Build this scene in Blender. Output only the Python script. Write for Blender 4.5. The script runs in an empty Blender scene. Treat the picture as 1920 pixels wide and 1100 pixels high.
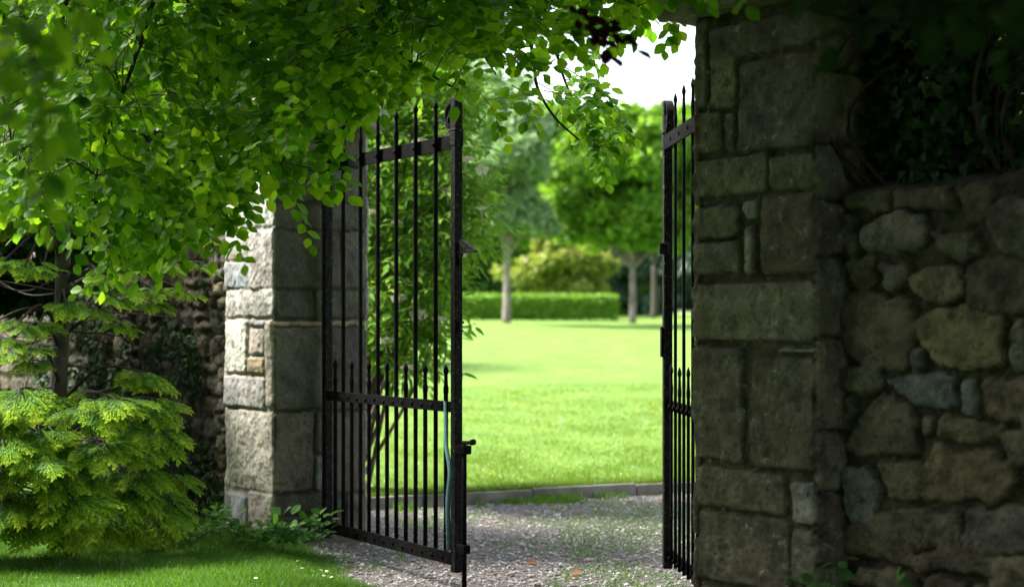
import bpy, bmesh, math
import numpy as np
from mathutils import Vector, Matrix

sc = bpy.context.scene
col = sc.collection
R = np.random.default_rng(11)
F, H = 2666.67, 1.415


def px(x, y, Y):
    """a point of the place, from where it stands in the photograph and its distance"""
    return np.array([(x - 960) / F * Y, Y, H + (600 - y) / F * Y])


# ------------------------------------------------------------------ mesh helpers
def build(name, chunks, mat=None, parent=None, smooth=False, attrs=None):
    Vs, loops, tot, off = [], [], [], 0
    for V, Fs in chunks:
        V = np.asarray(V, dtype=np.float64).reshape(-1, 3)
        for f in (Fs if isinstance(Fs, list) else [Fs]):
            f = np.asarray(f, dtype=np.int64)
            if f.size == 0:
                continue
            loops.append((f + off).ravel())
            tot.append(np.full(len(f), f.shape[1], dtype=np.int32))
        Vs.append(V)
        off += len(V)
    V = np.concatenate(Vs)
    L = np.concatenate(loops).astype(np.int32)
    T = np.concatenate(tot)
    me = bpy.data.meshes.new(name)
    me.vertices.add(len(V))
    me.vertices.foreach_set('co', V.astype(np.float32).ravel())
    me.loops.add(len(L))
    me.loops.foreach_set('vertex_index', L)
    me.polygons.add(len(T))
    st = np.zeros(len(T), dtype=np.int32)
    st[1:] = np.cumsum(T)[:-1]
    me.polygons.foreach_set('loop_start', st)
    me.polygons.foreach_set('loop_total', T)
    me.polygons.foreach_set('use_smooth', np.full(len(T), smooth))
    me.update(calc_edges=True)
    if attrs:
        for k, a in attrs.items():
            a = np.asarray(a, dtype=np.float32)
            if a.ndim == 1:
                me.attributes.new(k, 'FLOAT', 'POINT').data.foreach_set('value', a)
            else:
                if a.shape[1] == 3:
                    a = np.concatenate([a, np.ones((len(a), 1), np.float32)], 1)
                me.attributes.new(k, 'FLOAT_COLOR', 'POINT').data.foreach_set('color', a.ravel())
    if mat:
        me.materials.append(mat)
    o = bpy.data.objects.new(name, me)
    col.objects.link(o)
    if parent:
        o.parent = parent
    return o


def tag(o, label, cat, group=None):
    o['label'] = label
    o['category'] = cat
    if group:
        o['group'] = group
    return o


def thing(name, label, cat, loc=(0, 0, 0), rz=0.0, group=None):
    o = bpy.data.objects.new(name, None)
    o.empty_display_size = 0.2
    o.location = loc
    o.rotation_euler = (0, 0, rz)
    col.objects.link(o)
    return tag(o, label, cat, group)


def kind(o, k, label=None):
    o['kind'] = k
    if label:
        o['label'] = label
    return o


def dup(o, parent=None):
    c = o.copy()
    col.objects.link(c)
    if parent:
        c.parent = parent
    for ch in list(o.children):
        dup(ch, c)
    return c


def nrm(a):
    return a / (np.linalg.norm(a, axis=-1, keepdims=True) + 1e-12)


def bm_np(bm):
    bm.verts.index_update()
    V = np.array([v.co[:] for v in bm.verts])
    by = {}
    for f in bm.faces:
        by.setdefault(len(f.verts), []).append([v.index for v in f.verts])
    bm.free()
    return V, [np.array(x) for x in by.values()]


def box(c, s, bev=0.003, seg=2):
    bm = bmesh.new()
    bmesh.ops.create_cube(bm, size=1)
    for v in bm.verts:
        v.co = Vector((v.co.x * s[0], v.co.y * s[1], v.co.z * s[2]))
    if bev:
        bmesh.ops.bevel(bm, geom=bm.edges[:], offset=bev, segments=seg, affect='EDGES', profile=0.5)
    V, Fs = bm_np(bm)
    return V + np.array(c), Fs


def tube(pts, rad, n=6, cap=True):
    p = np.asarray(pts, float)
    k = len(p)
    r = np.broadcast_to(np.asarray(rad, float), (k,))
    t = nrm(np.gradient(p, axis=0))
    ref = np.array([0.0, 0, 1]) if abs(t[:, 2]).mean() < 0.8 else np.array([1.0, 0.13, 0])
    a = nrm(np.cross(t, ref))
    b = np.cross(t, a)
    an = np.arange(n) / n * 2 * np.pi
    V = p[:, None] + r[:, None, None] * (np.cos(an)[None, :, None] * a[:, None] + np.sin(an)[None, :, None] * b[:, None])
    i = np.arange(k - 1)[:, None] * n + np.arange(n)[None]
    j = np.arange(k - 1)[:, None] * n + (np.arange(n)[None] + 1) % n
    q = np.stack([i, j, j + n, i + n], -1).reshape(-1, 4)
    Fs = [q]
    if cap and n >= 3:
        Fs.append(np.array([np.arange(n)[::-1], np.arange(n) + (k - 1) * n]))
    return V.reshape(-1, 3), Fs


def lathe(prof, n=10, c=(0, 0, 0)):
    pr = np.asarray(prof, float)
    pts = np.zeros((len(pr), 3))
    an = np.arange(n) / n * 2 * np.pi
    V = np.stack([pr[:, 0:1] * np.cos(an), pr[:, 0:1] * np.sin(an), np.repeat(pr[:, 1:2], n, 1)], -1)
    k = len(pr)
    i = np.arange(k - 1)[:, None] * n + np.arange(n)[None]
    j = np.arange(k - 1)[:, None] * n + (np.arange(n)[None] + 1) % n
    q = np.stack([i, j, j + n, i + n], -1).reshape(-1, 4)
    return V.reshape(-1, 3) + np.array(c), [q, np.array([np.arange(n)[::-1], np.arange(n) + (k - 1) * n])]


def curve(pts, n=12):
    """smooth line through the given points"""
    p = np.asarray(pts, float)
    if len(p) == 2:
        s = np.linspace(0, 1, n)[:, None]
        return p[0] * (1 - s) + p[1] * s
    q = np.vstack([2 * p[0] - p[1], p, 2 * p[-1] - p[-2]])
    out = []
    for i in range(len(p) - 1):
        a, b, c, d = q[i:i + 4]
        for s in np.linspace(0, 1, n, endpoint=False):
            out.append(.5 * (2 * b + (c - a) * s + (2 * a - 5 * b + 4 * c - d) * s * s + (3 * b - a - 3 * c + d) * s ** 3))
    out.append(p[-1])
    return np.array(out)


# ------------------------------------------------------------------ noise
def _hash(ix, iy, iz, seed):
    h = (ix.astype(np.uint64) * np.uint64(374761393) + iy.astype(np.uint64) * np.uint64(668265263)
         + iz.astype(np.uint64) * np.uint64(2147483647) + np.uint64(seed * 974711 + 13))
    h = (h ^ (h >> np.uint64(13))) * np.uint64(1274126177)
    h = h ^ (h >> np.uint64(16))
    return (h & np.uint64(0xFFFFF)).astype(float) / 0xFFFFF


def vnoise(p, seed=0):
    p = np.asarray(p, float) + 1000.0
    i = np.floor(p).astype(np.int64)
    f = p - i
    f = f * f * (3 - 2 * f)
    out = 0
    for dx in (0, 1):
        for dy in (0, 1):
            for dz in (0, 1):
                w = (f[..., 0] if dx else 1 - f[..., 0]) * (f[..., 1] if dy else 1 - f[..., 1]) * (f[..., 2] if dz else 1 - f[..., 2])
                out = out + w * _hash(i[..., 0] + dx, i[..., 1] + dy, i[..., 2] + dz, seed)
    return out


def fbm(p, seed=0, oc=4):
    a, s, t = 1.0, 0, 0
    p = np.asarray(p, float)
    for k in range(oc):
        s = s + a * vnoise(p * 2 ** k, seed + k)
        t += a
        a *= .5
    return s / t


def sstep(a, b, x):
    t = np.clip((x - a) / (b - a), 0, 1)
    return t * t * (3 - 2 * t)


# ------------------------------------------------------------------ materials
def newmat(name):
    m = bpy.data.materials.new(name)
    m.use_nodes = True
    m.node_tree.nodes.clear()
    return m, m.node_tree.nodes, m.node_tree.links


def ramp(N, stops):
    r = N.new('ShaderNodeValToRGB')
    e = r.color_ramp.elements
    while len(e) < len(stops):
        e.new(0.5)
    for i, (p, c) in enumerate(stops):
        e[i].position = p
        e[i].color = (*c, 1) if len(c) == 3 else c
    return r


def foliage(name, cols, trans=0.45, tcol=(1.6, 1.5, .5), gloss=.06, rough=.45, attr=None):
    m, N, L = newmat(name)
    out = N.new('ShaderNodeOutputMaterial')
    geo = N.new('ShaderNodeNewGeometry')
    n = len(cols)
    r = ramp(N, [(i / max(1, n - 1), c) for i, c in enumerate(cols)])
    if attr:
        at = N.new('ShaderNodeAttribute')
        at.attribute_name = attr
        ad = N.new('ShaderNodeMath'); ad.operation = 'MULTIPLY_ADD'
        ad.inputs[1].default_value = .3; ad.inputs[2].default_value = -.15
        L.new(geo.outputs['Random Per Island'], ad.inputs[0])
        a2 = N.new('ShaderNodeMath'); a2.operation = 'ADD'
        L.new(at.outputs['Fac'], a2.inputs[0]); L.new(ad.outputs[0], a2.inputs[1])
        L.new(a2.outputs[0], r.inputs[0])
    else:
        L.new(geo.outputs['Random Per Island'], r.inputs[0])
    d = N.new('ShaderNodeBsdfDiffuse')
    t = N.new('ShaderNodeBsdfTranslucent')
    mul = N.new('ShaderNodeMix'); mul.data_type = 'RGBA'; mul.blend_type = 'MULTIPLY'
    mul.clamp_result = False
    mul.inputs[0].default_value = 1
    mul.inputs[7].default_value = (*tcol, 1)
    L.new(r.outputs[0], mul.inputs[6])
    L.new(r.outputs[0], d.inputs[0])
    L.new(mul.outputs[2], t.inputs[0])
    mx = N.new('ShaderNodeMixShader'); mx.inputs[0].default_value = trans
    L.new(d.outputs[0], mx.inputs[1]); L.new(t.outputs[0], mx.inputs[2])
    g = N.new('ShaderNodeBsdfGlossy'); g.inputs['Roughness'].default_value = rough
    fr = N.new('ShaderNodeFresnel'); fr.inputs[0].default_value = 1.4
    fm = N.new('ShaderNodeMath'); fm.operation = 'MULTIPLY'; fm.inputs[1].default_value = gloss * 10
    L.new(fr.outputs[0], fm.inputs[0])
    m2 = N.new('ShaderNodeMixShader')
    L.new(fm.outputs[0], m2.inputs[0]); L.new(mx.outputs[0], m2.inputs[1]); L.new(g.outputs[0], m2.inputs[2])
    L.new(m2.outputs[0], out.inputs[0])
    return m


def solid(name, cols, scale=8.0, rough=.8, bump=.3, bscale=40, detail=6, attr=None, spec=.3, metal=0, extra=None, bdist=.01):
    m, N, L = newmat(name)
    out = N.new('ShaderNodeOutputMaterial')
    b = N.new('ShaderNodeBsdfPrincipled')
    tc = N.new('ShaderNodeTexCoord')
    no = N.new('ShaderNodeTexNoise'); no.inputs['Scale'].default_value = scale; no.inputs['Detail'].default_value = detail
    L.new(tc.outputs['Object'], no.inputs['Vector'])
    r = ramp(N, [(.3 + .4 * i / max(1, len(cols) - 1), c) for i, c in enumerate(cols)])
    L.new(no.outputs[0], r.inputs[0])
    c = r.outputs[0]
    if attr:
        at = N.new('ShaderNodeAttribute'); at.attribute_name = attr
        mu = N.new('ShaderNodeMix'); mu.data_type = 'RGBA'; mu.blend_type = 'MULTIPLY'; mu.inputs[0].default_value = 1
        mu.clamp_result = False
        L.new(at.outputs['Color'], mu.inputs[6]); L.new(c, mu.inputs[7])
        c = mu.outputs[2]
    if extra:
        c = extra(N, L, tc, c)
    L.new(c, b.inputs['Base Color'])
    b.inputs['Roughness'].default_value = rough
    b.inputs['Specular IOR Level'].default_value = spec
    b.inputs['Metallic'].default_value = metal
    if bump:
        n2 = N.new('ShaderNodeTexNoise'); n2.inputs['Scale'].default_value = bscale; n2.inputs['Detail'].default_value = 8
        n2.inputs['Roughness'].default_value = .65
        L.new(tc.outputs['Object'], n2.inputs['Vector'])
        bp = N.new('ShaderNodeBump'); bp.inputs['Strength'].default_value = bump; bp.inputs['Distance'].default_value = bdist
        L.new(n2.outputs[0], bp.inputs['Height'])
        L.new(bp.outputs[0], b.inputs['Normal'])
    L.new(b.outputs[0], out.inputs[0])
    return m


def lichen(white=.62, yellow=None, dark=True):
    def f(N, L, tc, c):
        def spot(scale, lo, hi, colr, c, fac=.8, det=5):
            n = N.new('ShaderNodeTexNoise'); n.inputs['Scale'].default_value = scale; n.inputs['Detail'].default_value = det
            n.inputs['Roughness'].default_value = .7
            L.new(tc.outputs['Object'], n.inputs['Vector'])
            r = ramp(N, [(lo, (0, 0, 0)), (hi, (fac, fac, fac))])
            L.new(n.outputs[0], r.inputs[0])
            mx = N.new('ShaderNodeMix'); mx.data_type = 'RGBA'
            L.new(r.outputs[0], mx.inputs[0]); L.new(c, mx.inputs[6]); mx.inputs[7].default_value = (*colr, 1)
            return mx.outputs[2]
        if dark:
            c = spot(14, .54, .66, (.06, .058, .05), c, .75)
            c = spot(60, .56, .64, (.05, .05, .045), c, .65)
            c = spot(85, .60, .66, (.36, .34, .28), c, .45)
            c = spot(5, .52, .62, (.13, .115, .075), c, .45)
        if white:
            c = spot(22, white, white + .08, (.42, .42, .39), c, .7)
        if yellow:
            c = spot(17, yellow, yellow + .05, (.35, .24, .04), c, .8)
        return c
    return f


M = {}
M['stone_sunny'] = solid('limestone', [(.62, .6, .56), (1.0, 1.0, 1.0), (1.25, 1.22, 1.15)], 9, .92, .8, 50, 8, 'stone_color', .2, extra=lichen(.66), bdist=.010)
M['stone_shady'] = solid('shaded_limestone', [(.5, .47, .42), (1.0, .97, .93), (1.45, 1.38, 1.25)], 11, .92, .8, 30, 8, 'stone_color', .2, extra=lichen(.61, .67), bdist=.022)  # limestone again, for stones whose palette carries the shade
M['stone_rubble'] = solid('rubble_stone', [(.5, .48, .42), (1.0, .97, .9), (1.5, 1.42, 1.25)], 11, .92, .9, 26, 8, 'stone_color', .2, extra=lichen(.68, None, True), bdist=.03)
M['iron'] = solid('black_paint', [(.004, .004, .0045), (.006, .006, .0065), (.010, .0095, .009)], 25, .42, .35, 90, 4, None, .14, bdist=.003)
M['iron_worn'] = solid('worn_black_paint', [(.005, .005, .0055), (.009, .009, .0095), (.035, .033, .03)], 40, .42, .5, 120, 4, None, .2, bdist=.004)
def flakes(lo, colr):
    def f(N, L, tc, c):
        nz_ = N.new('ShaderNodeTexNoise'); nz_.inputs['Scale'].default_value = 75; nz_.inputs['Detail'].default_value = 5
        L.new(tc.outputs['Object'], nz_.inputs['Vector'])
        r = ramp(N, [(lo, (0, 0, 0)), (lo + .03, (1, 1, 1))])
        L.new(nz_.outputs[0], r.inputs[0])
        mx = N.new('ShaderNodeMix'); mx.data_type = 'RGBA'
        L.new(r.outputs[0], mx.inputs[0]); L.new(c, mx.inputs[6]); mx.inputs[7].default_value = (*colr, 1)
        return mx.outputs[2]
    return f


M['iron'] = solid('black_paint', [(.004, .004, .0045), (.006, .006, .0065), (.010, .0095, .009)], 25, .65, .45, 90, 4, None, .03, bdist=.004, extra=flakes(.71, (.16, .15, .14)))
M['iron_worn'] = solid('worn_black_paint', [(.005, .005, .0055), (.009, .009, .0095), (.03, .026, .022)], 40, .5, .5, 120, 4, None, .07, bdist=.005, extra=flakes(.66, (.2, .19, .17)))
M['strap'] = solid('teal_webbing', [(.10, .22, .26), (.13, .27, .31), (.17, .32, .35)], 60, .7, .3, 300, 2)
M['bark'] = solid('beech_bark', [(.05, .045, .038), (.085, .075, .06), (.12, .11, .09)], 12, .9, .6, 50)
M['twig'] = solid('twig_bark', [(.022, .015, .011), (.032, .022, .016), (.05, .035, .025)], 30, .8, .2, 80)
M['pale_bark'] = solid('pale_bark', [(.12, .105, .09), (.19, .165, .14), (.27, .24, .21)], 4, .9, .5, 12, bdist=.05)
M['dead_twig'] = solid('dry_twig', [(.08, .06, .045), (.13, .1, .075), (.19, .15, .11)], 20, .9, .4, 60)
M['conc'] = solid('kerb_concrete', [(.11, .11, .08), (.2, .185, .155), (.30, .28, .24)], 5, .9, .5, 60)
M['gravel_base'] = solid('gravel_ground', [(.09, .078, .07), (.16, .145, .135), (.27, .25, .24)], 45, .95, 1, 130, 8, bdist=.02)
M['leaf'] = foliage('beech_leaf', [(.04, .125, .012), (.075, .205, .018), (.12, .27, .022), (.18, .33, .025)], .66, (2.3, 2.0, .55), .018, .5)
M['leaf_far'] = foliage('unseen_leaf', [(.025, .07, .012), (.05, .12, .016)], .35, (1.5, 1.5, .5), .004)
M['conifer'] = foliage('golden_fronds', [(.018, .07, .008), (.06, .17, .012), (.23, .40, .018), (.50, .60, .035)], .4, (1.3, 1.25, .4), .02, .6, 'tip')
M['ivy'] = foliage('ivy_leaf', [(.010, .03, .012), (.018, .05, .015), (.03, .07, .02)], .15, (1.4, 1.5, .4), .003, .6)
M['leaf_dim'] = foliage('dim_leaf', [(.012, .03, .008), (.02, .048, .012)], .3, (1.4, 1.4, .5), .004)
M['weed'] = foliage('weed_leaf', [(.04, .12, .03), (.07, .18, .035), (.10, .23, .04)], .35, (1.5, 1.5, .5), .03)
M['elder'] = foliage('elder_leaf', [(.10, .22, .04), (.16, .31, .05), (.24, .38, .07)], .45, (1.6, 1.6, .55), .004)
M['cream'] = foliage('cream_blossom', [(.6, .58, .42), (.72, .7, .54)], .3, (1, 1, .9), .01)
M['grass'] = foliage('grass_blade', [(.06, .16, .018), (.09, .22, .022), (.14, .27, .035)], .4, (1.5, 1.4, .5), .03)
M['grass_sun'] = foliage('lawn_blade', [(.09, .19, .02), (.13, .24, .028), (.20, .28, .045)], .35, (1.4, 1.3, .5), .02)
M['round_leaf'] = foliage('maple_leaf', [(.10, .23, .03), (.15, .30, .035), (.22, .37, .055)], .45, (1.4, 1.35, .6), .004)
M['pale_leaf'] = foliage('pale_leaf', [(.16, .25, .12), (.22, .33, .16), (.30, .42, .24)], .35, (1.2, 1.3, .8), .004)
M['lime_leaf'] = foliage('lime_leaf', [(.10, .24, .025), (.15, .32, .03), (.22, .38, .045)], .45, (1.5, 1.4, .5), .004)
M['dark_leaf'] = foliage('dark_leaf', [(.03, .08, .02), (.05, .12, .025), (.07, .15, .03)], .35, (1.5, 1.5, .5), .004)
M['yellow_leaf'] = foliage('yellow_leaf', [(.20, .27, .05), (.27, .34, .07), (.36, .40, .11)], .4, (1.2, 1.15, .6), .004)
M['blue_leaf'] = foliage('blue_leaf', [(.05, .09, .06), (.07, .13, .08)], .2, (1.2, 1.3, .8), .004)
M['petal_white'] = solid('white_petal', [(.7, .7, .68), (.8, .8, .78), (.85, .85, .84)], 40, .7, 0)
M['petal_yellow'] = solid('yellow_petal', [(.7, .5, .02), (.8, .6, .03), (.85, .65, .04)], 40, .7, 0)

# pebbles: one colour per pebble
m, N, L = newmat('pebble')
o_ = N.new('ShaderNodeOutputMaterial'); b_ = N.new('ShaderNodeBsdfPrincipled'); g_ = N.new('ShaderNodeNewGeometry')
r_ = ramp(N, [(0, (.12, .105, .095)), (.3, (.23, .205, .19)), (.6, (.33, .30, .285)), (.85, (.43, .40, .38)), (1, (.56, .53, .51))])
L.new(g_.outputs['Random Per Island'], r_.inputs[0]); L.new(r_.outputs[0], b_.inputs['Base Color'])
b_.inputs['Roughness'].default_value = .8; L.new(b_.outputs[0], o_.inputs[0])
M['pebble'] = m

# ground sheets
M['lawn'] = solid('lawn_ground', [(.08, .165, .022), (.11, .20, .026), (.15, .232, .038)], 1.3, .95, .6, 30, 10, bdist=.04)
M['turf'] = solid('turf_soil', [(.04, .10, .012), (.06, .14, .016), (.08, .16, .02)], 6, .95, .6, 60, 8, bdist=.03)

# ------------------------------------------------------------------ camera and light
cam = bpy.data.cameras.new('camera')
cam.lens, cam.sensor_width = 50, 36
cam.shift_y = 50 / 1920
cam.clip_start, cam.clip_end = .05, 3000
cam.dof.use_dof = True
cam.dof.focus_distance = 7.0
cam.dof.aperture_fstop = 1.7
co = bpy.data.objects.new('camera', cam)
co.location = (0, 0, H)
co.rotation_euler = (math.pi / 2, 0, 0)
col.objects.link(co)
sc.camera = co

SUN = nrm(np.array([-.97, .22, 0.0]))
EL = math.radians(50)
S = np.array([SUN[0] * math.cos(EL), SUN[1] * math.cos(EL), math.sin(EL)])
li = bpy.data.lights.new('sun', 'SUN')
li.energy, li.angle, li.color = 3.5, math.radians(13), (1, .95, .86)
lo = bpy.data.objects.new('sun', li)
lo.rotation_euler = Vector(S).to_track_quat('Z', 'Y').to_euler()
lo.location = (-20, 8, 25)
col.objects.link(lo)
w = bpy.data.worlds.new('World')
sc.world = w
w.use_nodes = True
WN, WL = w.node_tree.nodes, w.node_tree.links
WN.clear()
sky = WN.new('ShaderNodeTexSky'); sky.sky_type = 'NISHITA'; sky.sun_disc = False
sky.sun_elevation = EL; sky.sun_rotation = math.atan2(SUN[0], SUN[1])
sky.air_density, sky.dust_density, sky.ozone_density = 1.0, 3.0, 1.0
bg = WN.new('ShaderNodeBackground'); bg.inputs[1].default_value = .15
wo = WN.new('ShaderNodeOutputWorld')
bw = WN.new('ShaderNodeRGBToBW'); veil = WN.new('ShaderNodeMix'); veil.data_type = 'RGBA'; veil.inputs[0].default_value = .6
WL.new(sky.outputs[0], bw.inputs[0]); WL.new(sky.outputs[0], veil.inputs[6]); WL.new(bw.outputs[0], veil.inputs[7]); WL.new(veil.outputs[2], bg.inputs[0]); WL.new(bg.outputs[0], wo.inputs[0])
sc.view_settings.view_transform = 'Standard'
sc.view_settings.look = 'None'
sc.view_settings.exposure = 2.1
sc.view_settings.gamma = 1
sc.cycles.use_denoising = True
sc.cycles.max_bounces = 8
sc.cycles.transmission_bounces = 6

# ------------------------------------------------------------------ layout of wall line and gates
d = nrm(np.array([.615, -.788]))          # along the wall, towards the right and the viewer
n = np.array([d[1], -d[0]])               # out of the wall, towards the left and the viewer
D3, N3 = np.array([d[0], d[1], 0]), np.array([n[0], n[1], 0])
HL, FL = np.array([-1.12, 8.62]), np.array([-.29, 7.43])      # left leaf: hinge, free end
HR, FR = np.array([.955, 6.09]), np.array([.825, 7.55])       # right leaf


def along(Pt, v, x):
    k = (x - 960) / F
    return (k * Pt[1] - Pt[0]) / (v[0] - k * v[1])


Pt = HL - d * .075
CL = Pt + n * -along(Pt, -n, 512)         # outer corner of the left pillar at its reveal
WL_ = along(CL, -d, 420)
TL_ = along(CL, -n, 690)
Pt = HR + d * .075
CR = Pt + n * -along(Pt, -n, 1297)        # outer left corner of the right pillar
WR_ = along(CR, d, 1531)
TR_ = .68


# ------------------------------------------------------------------ masonry
GREY = [(.46, .435, .39), (.41, .385, .345), (.50, .475, .43), (.44, .405, .35), (.39, .38, .37)]
BLUE = [(.28, .295, .325), (.31, .325, .35)]
PALE = [(.55, .54, .51)]
SHADE = [(.172, .155, .122), (.15, .136, .108), (.19, .173, .138), (.158, .153, .134)]  # stone palette darkened to put the right side's deep shade into it
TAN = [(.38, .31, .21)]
DPALE = [(.30, .30, .28)]  # this and the next two: right-hand stones darkened for the same shade
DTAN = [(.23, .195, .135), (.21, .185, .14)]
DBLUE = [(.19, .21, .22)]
BROWN = [(.115, .106, .087), (.102, .094, .078), (.135, .124, .10), (.112, .105, .09)]  # weathered reveal stones, darkened further to put that face's shade into the colour
DEEP_SHADE = [(.085, .075, .055), (.07, .062, .048), (.10, .09, .068)]  # left wall stones, the shade behind the conifer put into the colour
SETS = {'d': DEEP_SHADE, 'm': BROWN, 'P': DPALE, 'T': DTAN, 'B': DBLUE, 'g': GREY, 'b': BLUE, 'p': PALE, 's': SHADE, 't': TAN}


def sd_poly(u, z, poly):
    """signed distance, positive inside"""
    P_ = np.asarray(poly, float)
    dmin = np.full(u.shape, 1e9)
    ins = np.zeros(u.shape, bool)
    for i in range(len(P_)):
        a, b = P_[i], P_[(i + 1) % len(P_)]
        e = b - a
        wx, wz = u - a[0], z - a[1]
        t = np.clip((wx * e[0] + wz * e[1]) / (e @ e + 1e-12), 0, 1)
        dmin = np.minimum(dmin, np.hypot(wx - e[0] * t, wz - e[1] * t))
        if abs(b[1] - a[1]) > 1e-9:
            ins ^= ((a[1] > z) != (b[1] > z)) & (u < (b[0] - a[0]) * (z - a[1]) / (b[1] - a[1]) + a[0])
    return np.where(ins, dmin, -dmin)


def chaikin(P_, a=.2):
    P_ = np.asarray(P_, float)
    Q = np.roll(P_, -1, 0)
    return np.stack([(1 - a) * P_ + a * Q, a * P_ + (1 - a) * Q], 1).reshape(-1, 2)


def field(u, z, stones, depth, edge, mortar, seed, wob=.010, dome=.006, rough=1.0, tl=.03):
    """relief and colour of a stone face; stones = [(polygon, palette key), ...]"""
    r = np.random.default_rng(seed)
    q = np.stack([u * 14, z * 14, np.zeros_like(u)], -1)
    uu = u + wob * (fbm(q, seed, 3) - .5) * 2
    zz = z + wob * (fbm(q + 31, seed + 5, 3) - .5) * 2
    h = np.full(u.shape, -depth)
    c = np.empty(u.shape + (3,))
    c[...] = mortar
    for poly, key in stones:
        pal = SETS[key]
        base = np.array(pal[r.integers(len(pal))]) * r.uniform(.78, 1.2) * r.uniform(.95, 1.05, 3)
        lift, tilt, tz = r.uniform(-.007, .007), r.uniform(-tl, tl), r.uniform(-tl, tl)
        P_ = np.asarray(poly)
        m_ = (uu > P_[:, 0].min() - .02) & (uu < P_[:, 0].max() + .02) & (zz > P_[:, 1].min() - .02) & (zz < P_[:, 1].max() + .02)
        if not m_.any():
            continue
        s_ = sd_poly(uu[m_], zz[m_], poly)
        k = sstep(0, edge, s_)
        top = lift + tilt * (uu[m_] - P_[:, 0].mean()) + tz * (zz[m_] - P_[:, 1].mean()) + dome * sstep(0, .09, s_)
        hh = -depth + (depth + top) * k ** .33
        better = (s_ > 0) & (hh > h[m_])
        hv = h[m_]; hv[better] = hh[better]; h[m_] = hv
        cv = c[m_]
        kk = sstep(0, .007, s_)[:, None]
        cv = np.where(better[:, None], cv * (1 - kk) + base * kk, cv)
        c[m_] = cv
    fr_ = np.abs(fbm(q * .8 + 7, seed + 29, 3) - .5)
    h = h + rough * (.012 * (fbm(q * .9, seed + 9, 4) - .5) + .014 * (fbm(q * 3.2, seed + 19, 3) - .5) - .03 * np.maximum(0, .06 - fr_))
    return h, c


def rubble(u0, u1, z0, z1, sx, sz, seed, key, gap=.02, skip=None):
    """random walling: rows of uneven stones"""
    r = np.random.default_rng(seed)
    out = []
    z = z0
    while z < z1:
        hgt = sz * r.uniform(.7, 1.35)
        u = u0 - sx * r.uniform(0, .7)
        while u < u1:
            wd = sx * r.uniform(.5, 1.6)
            if r.random() < .22:
                subs = [(z, z + hgt * .5), (z + hgt * .5, z + hgt)]
            else:
                subs = [(z, z + hgt)]
            for a, b in subs:
                c0 = np.array([u + wd / 2, (a + b) / 2])
                if skip is None or not skip(c0):
                    k = r.integers(6, 9)
                    an = (np.arange(k) + r.uniform(-.25, .25, k)) / k * 2 * np.pi
                    p_ = np.stack([np.cos(an), np.sin(an)], 1)
                    p_ = np.sign(p_) * np.abs(p_) ** .5
                    p_ = p_ * np.array([(wd - gap) / 2, (b - a - gap) / 2]) * r.uniform(.86, 1.1, (k, 1))
                    out.append((chaikin(c0 + p_, .12), key if r.random() > .12 else (key if key == 'd' else r.choice(list('BT' if key == 's' else 'bt')))))
            u += wd
        z += hgt
    return out


def courses(w, z0, z1, seed, key, hs=.26):
    r = np.random.default_rng(seed)
    out, z = [], z0
    while z < z1:
        hh = hs * r.uniform(.6, 1.3)
        u = -.05
        while u < w + .05:
            ww = r.uniform(.25, .6)
            out.append((rect(u, z, u + ww, z + hh), key))
            u += ww
        z += hh
    return out


def rect(u0, z0, u1, z1, g=.0048, c=.014):
    u0, u1, z0, z1 = min(u0, u1) + g, max(u0, u1) - g, min(z0, z1) + g, max(z0, z1) - g
    c = min(c, (u1 - u0) * .3, (z1 - z0) * .3)
    return np.array([(u0 + c, z0), (u1 - c, z0), (u1, z0 + c), (u1, z1 - c), (u1 - c, z1), (u0 + c, z1), (u0, z1 - c), (u0, z0 + c)])


def on_face(P0, v, x, y):
    t = along(P0, v, x)
    Y = P0[1] + v[1] * t
    return t, H + (600 - y) / F * Y


def face_rects(P0, v, L0, rects):
    """rects in the photograph -> stones on the face; L0: face coordinate of P0 and sign"""
    out = []
    for it in rects:
        x0, y0, x1, y1, key = it
        a, za = on_face(P0, v, x0, (y0 + y1) / 2)
        b, zb = on_face(P0, v, x1, (y0 + y1) / 2)
        mid = P0[1] + v[1] * (a + b) / 2
        z0, z1 = H + (600 - y1) / F * mid, H + (600 - y0) / F * mid
        out.append((rect(L0[0] + L0[1] * a, z0, L0[0] + L0[1] * b, z1), key))
    return out


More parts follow.
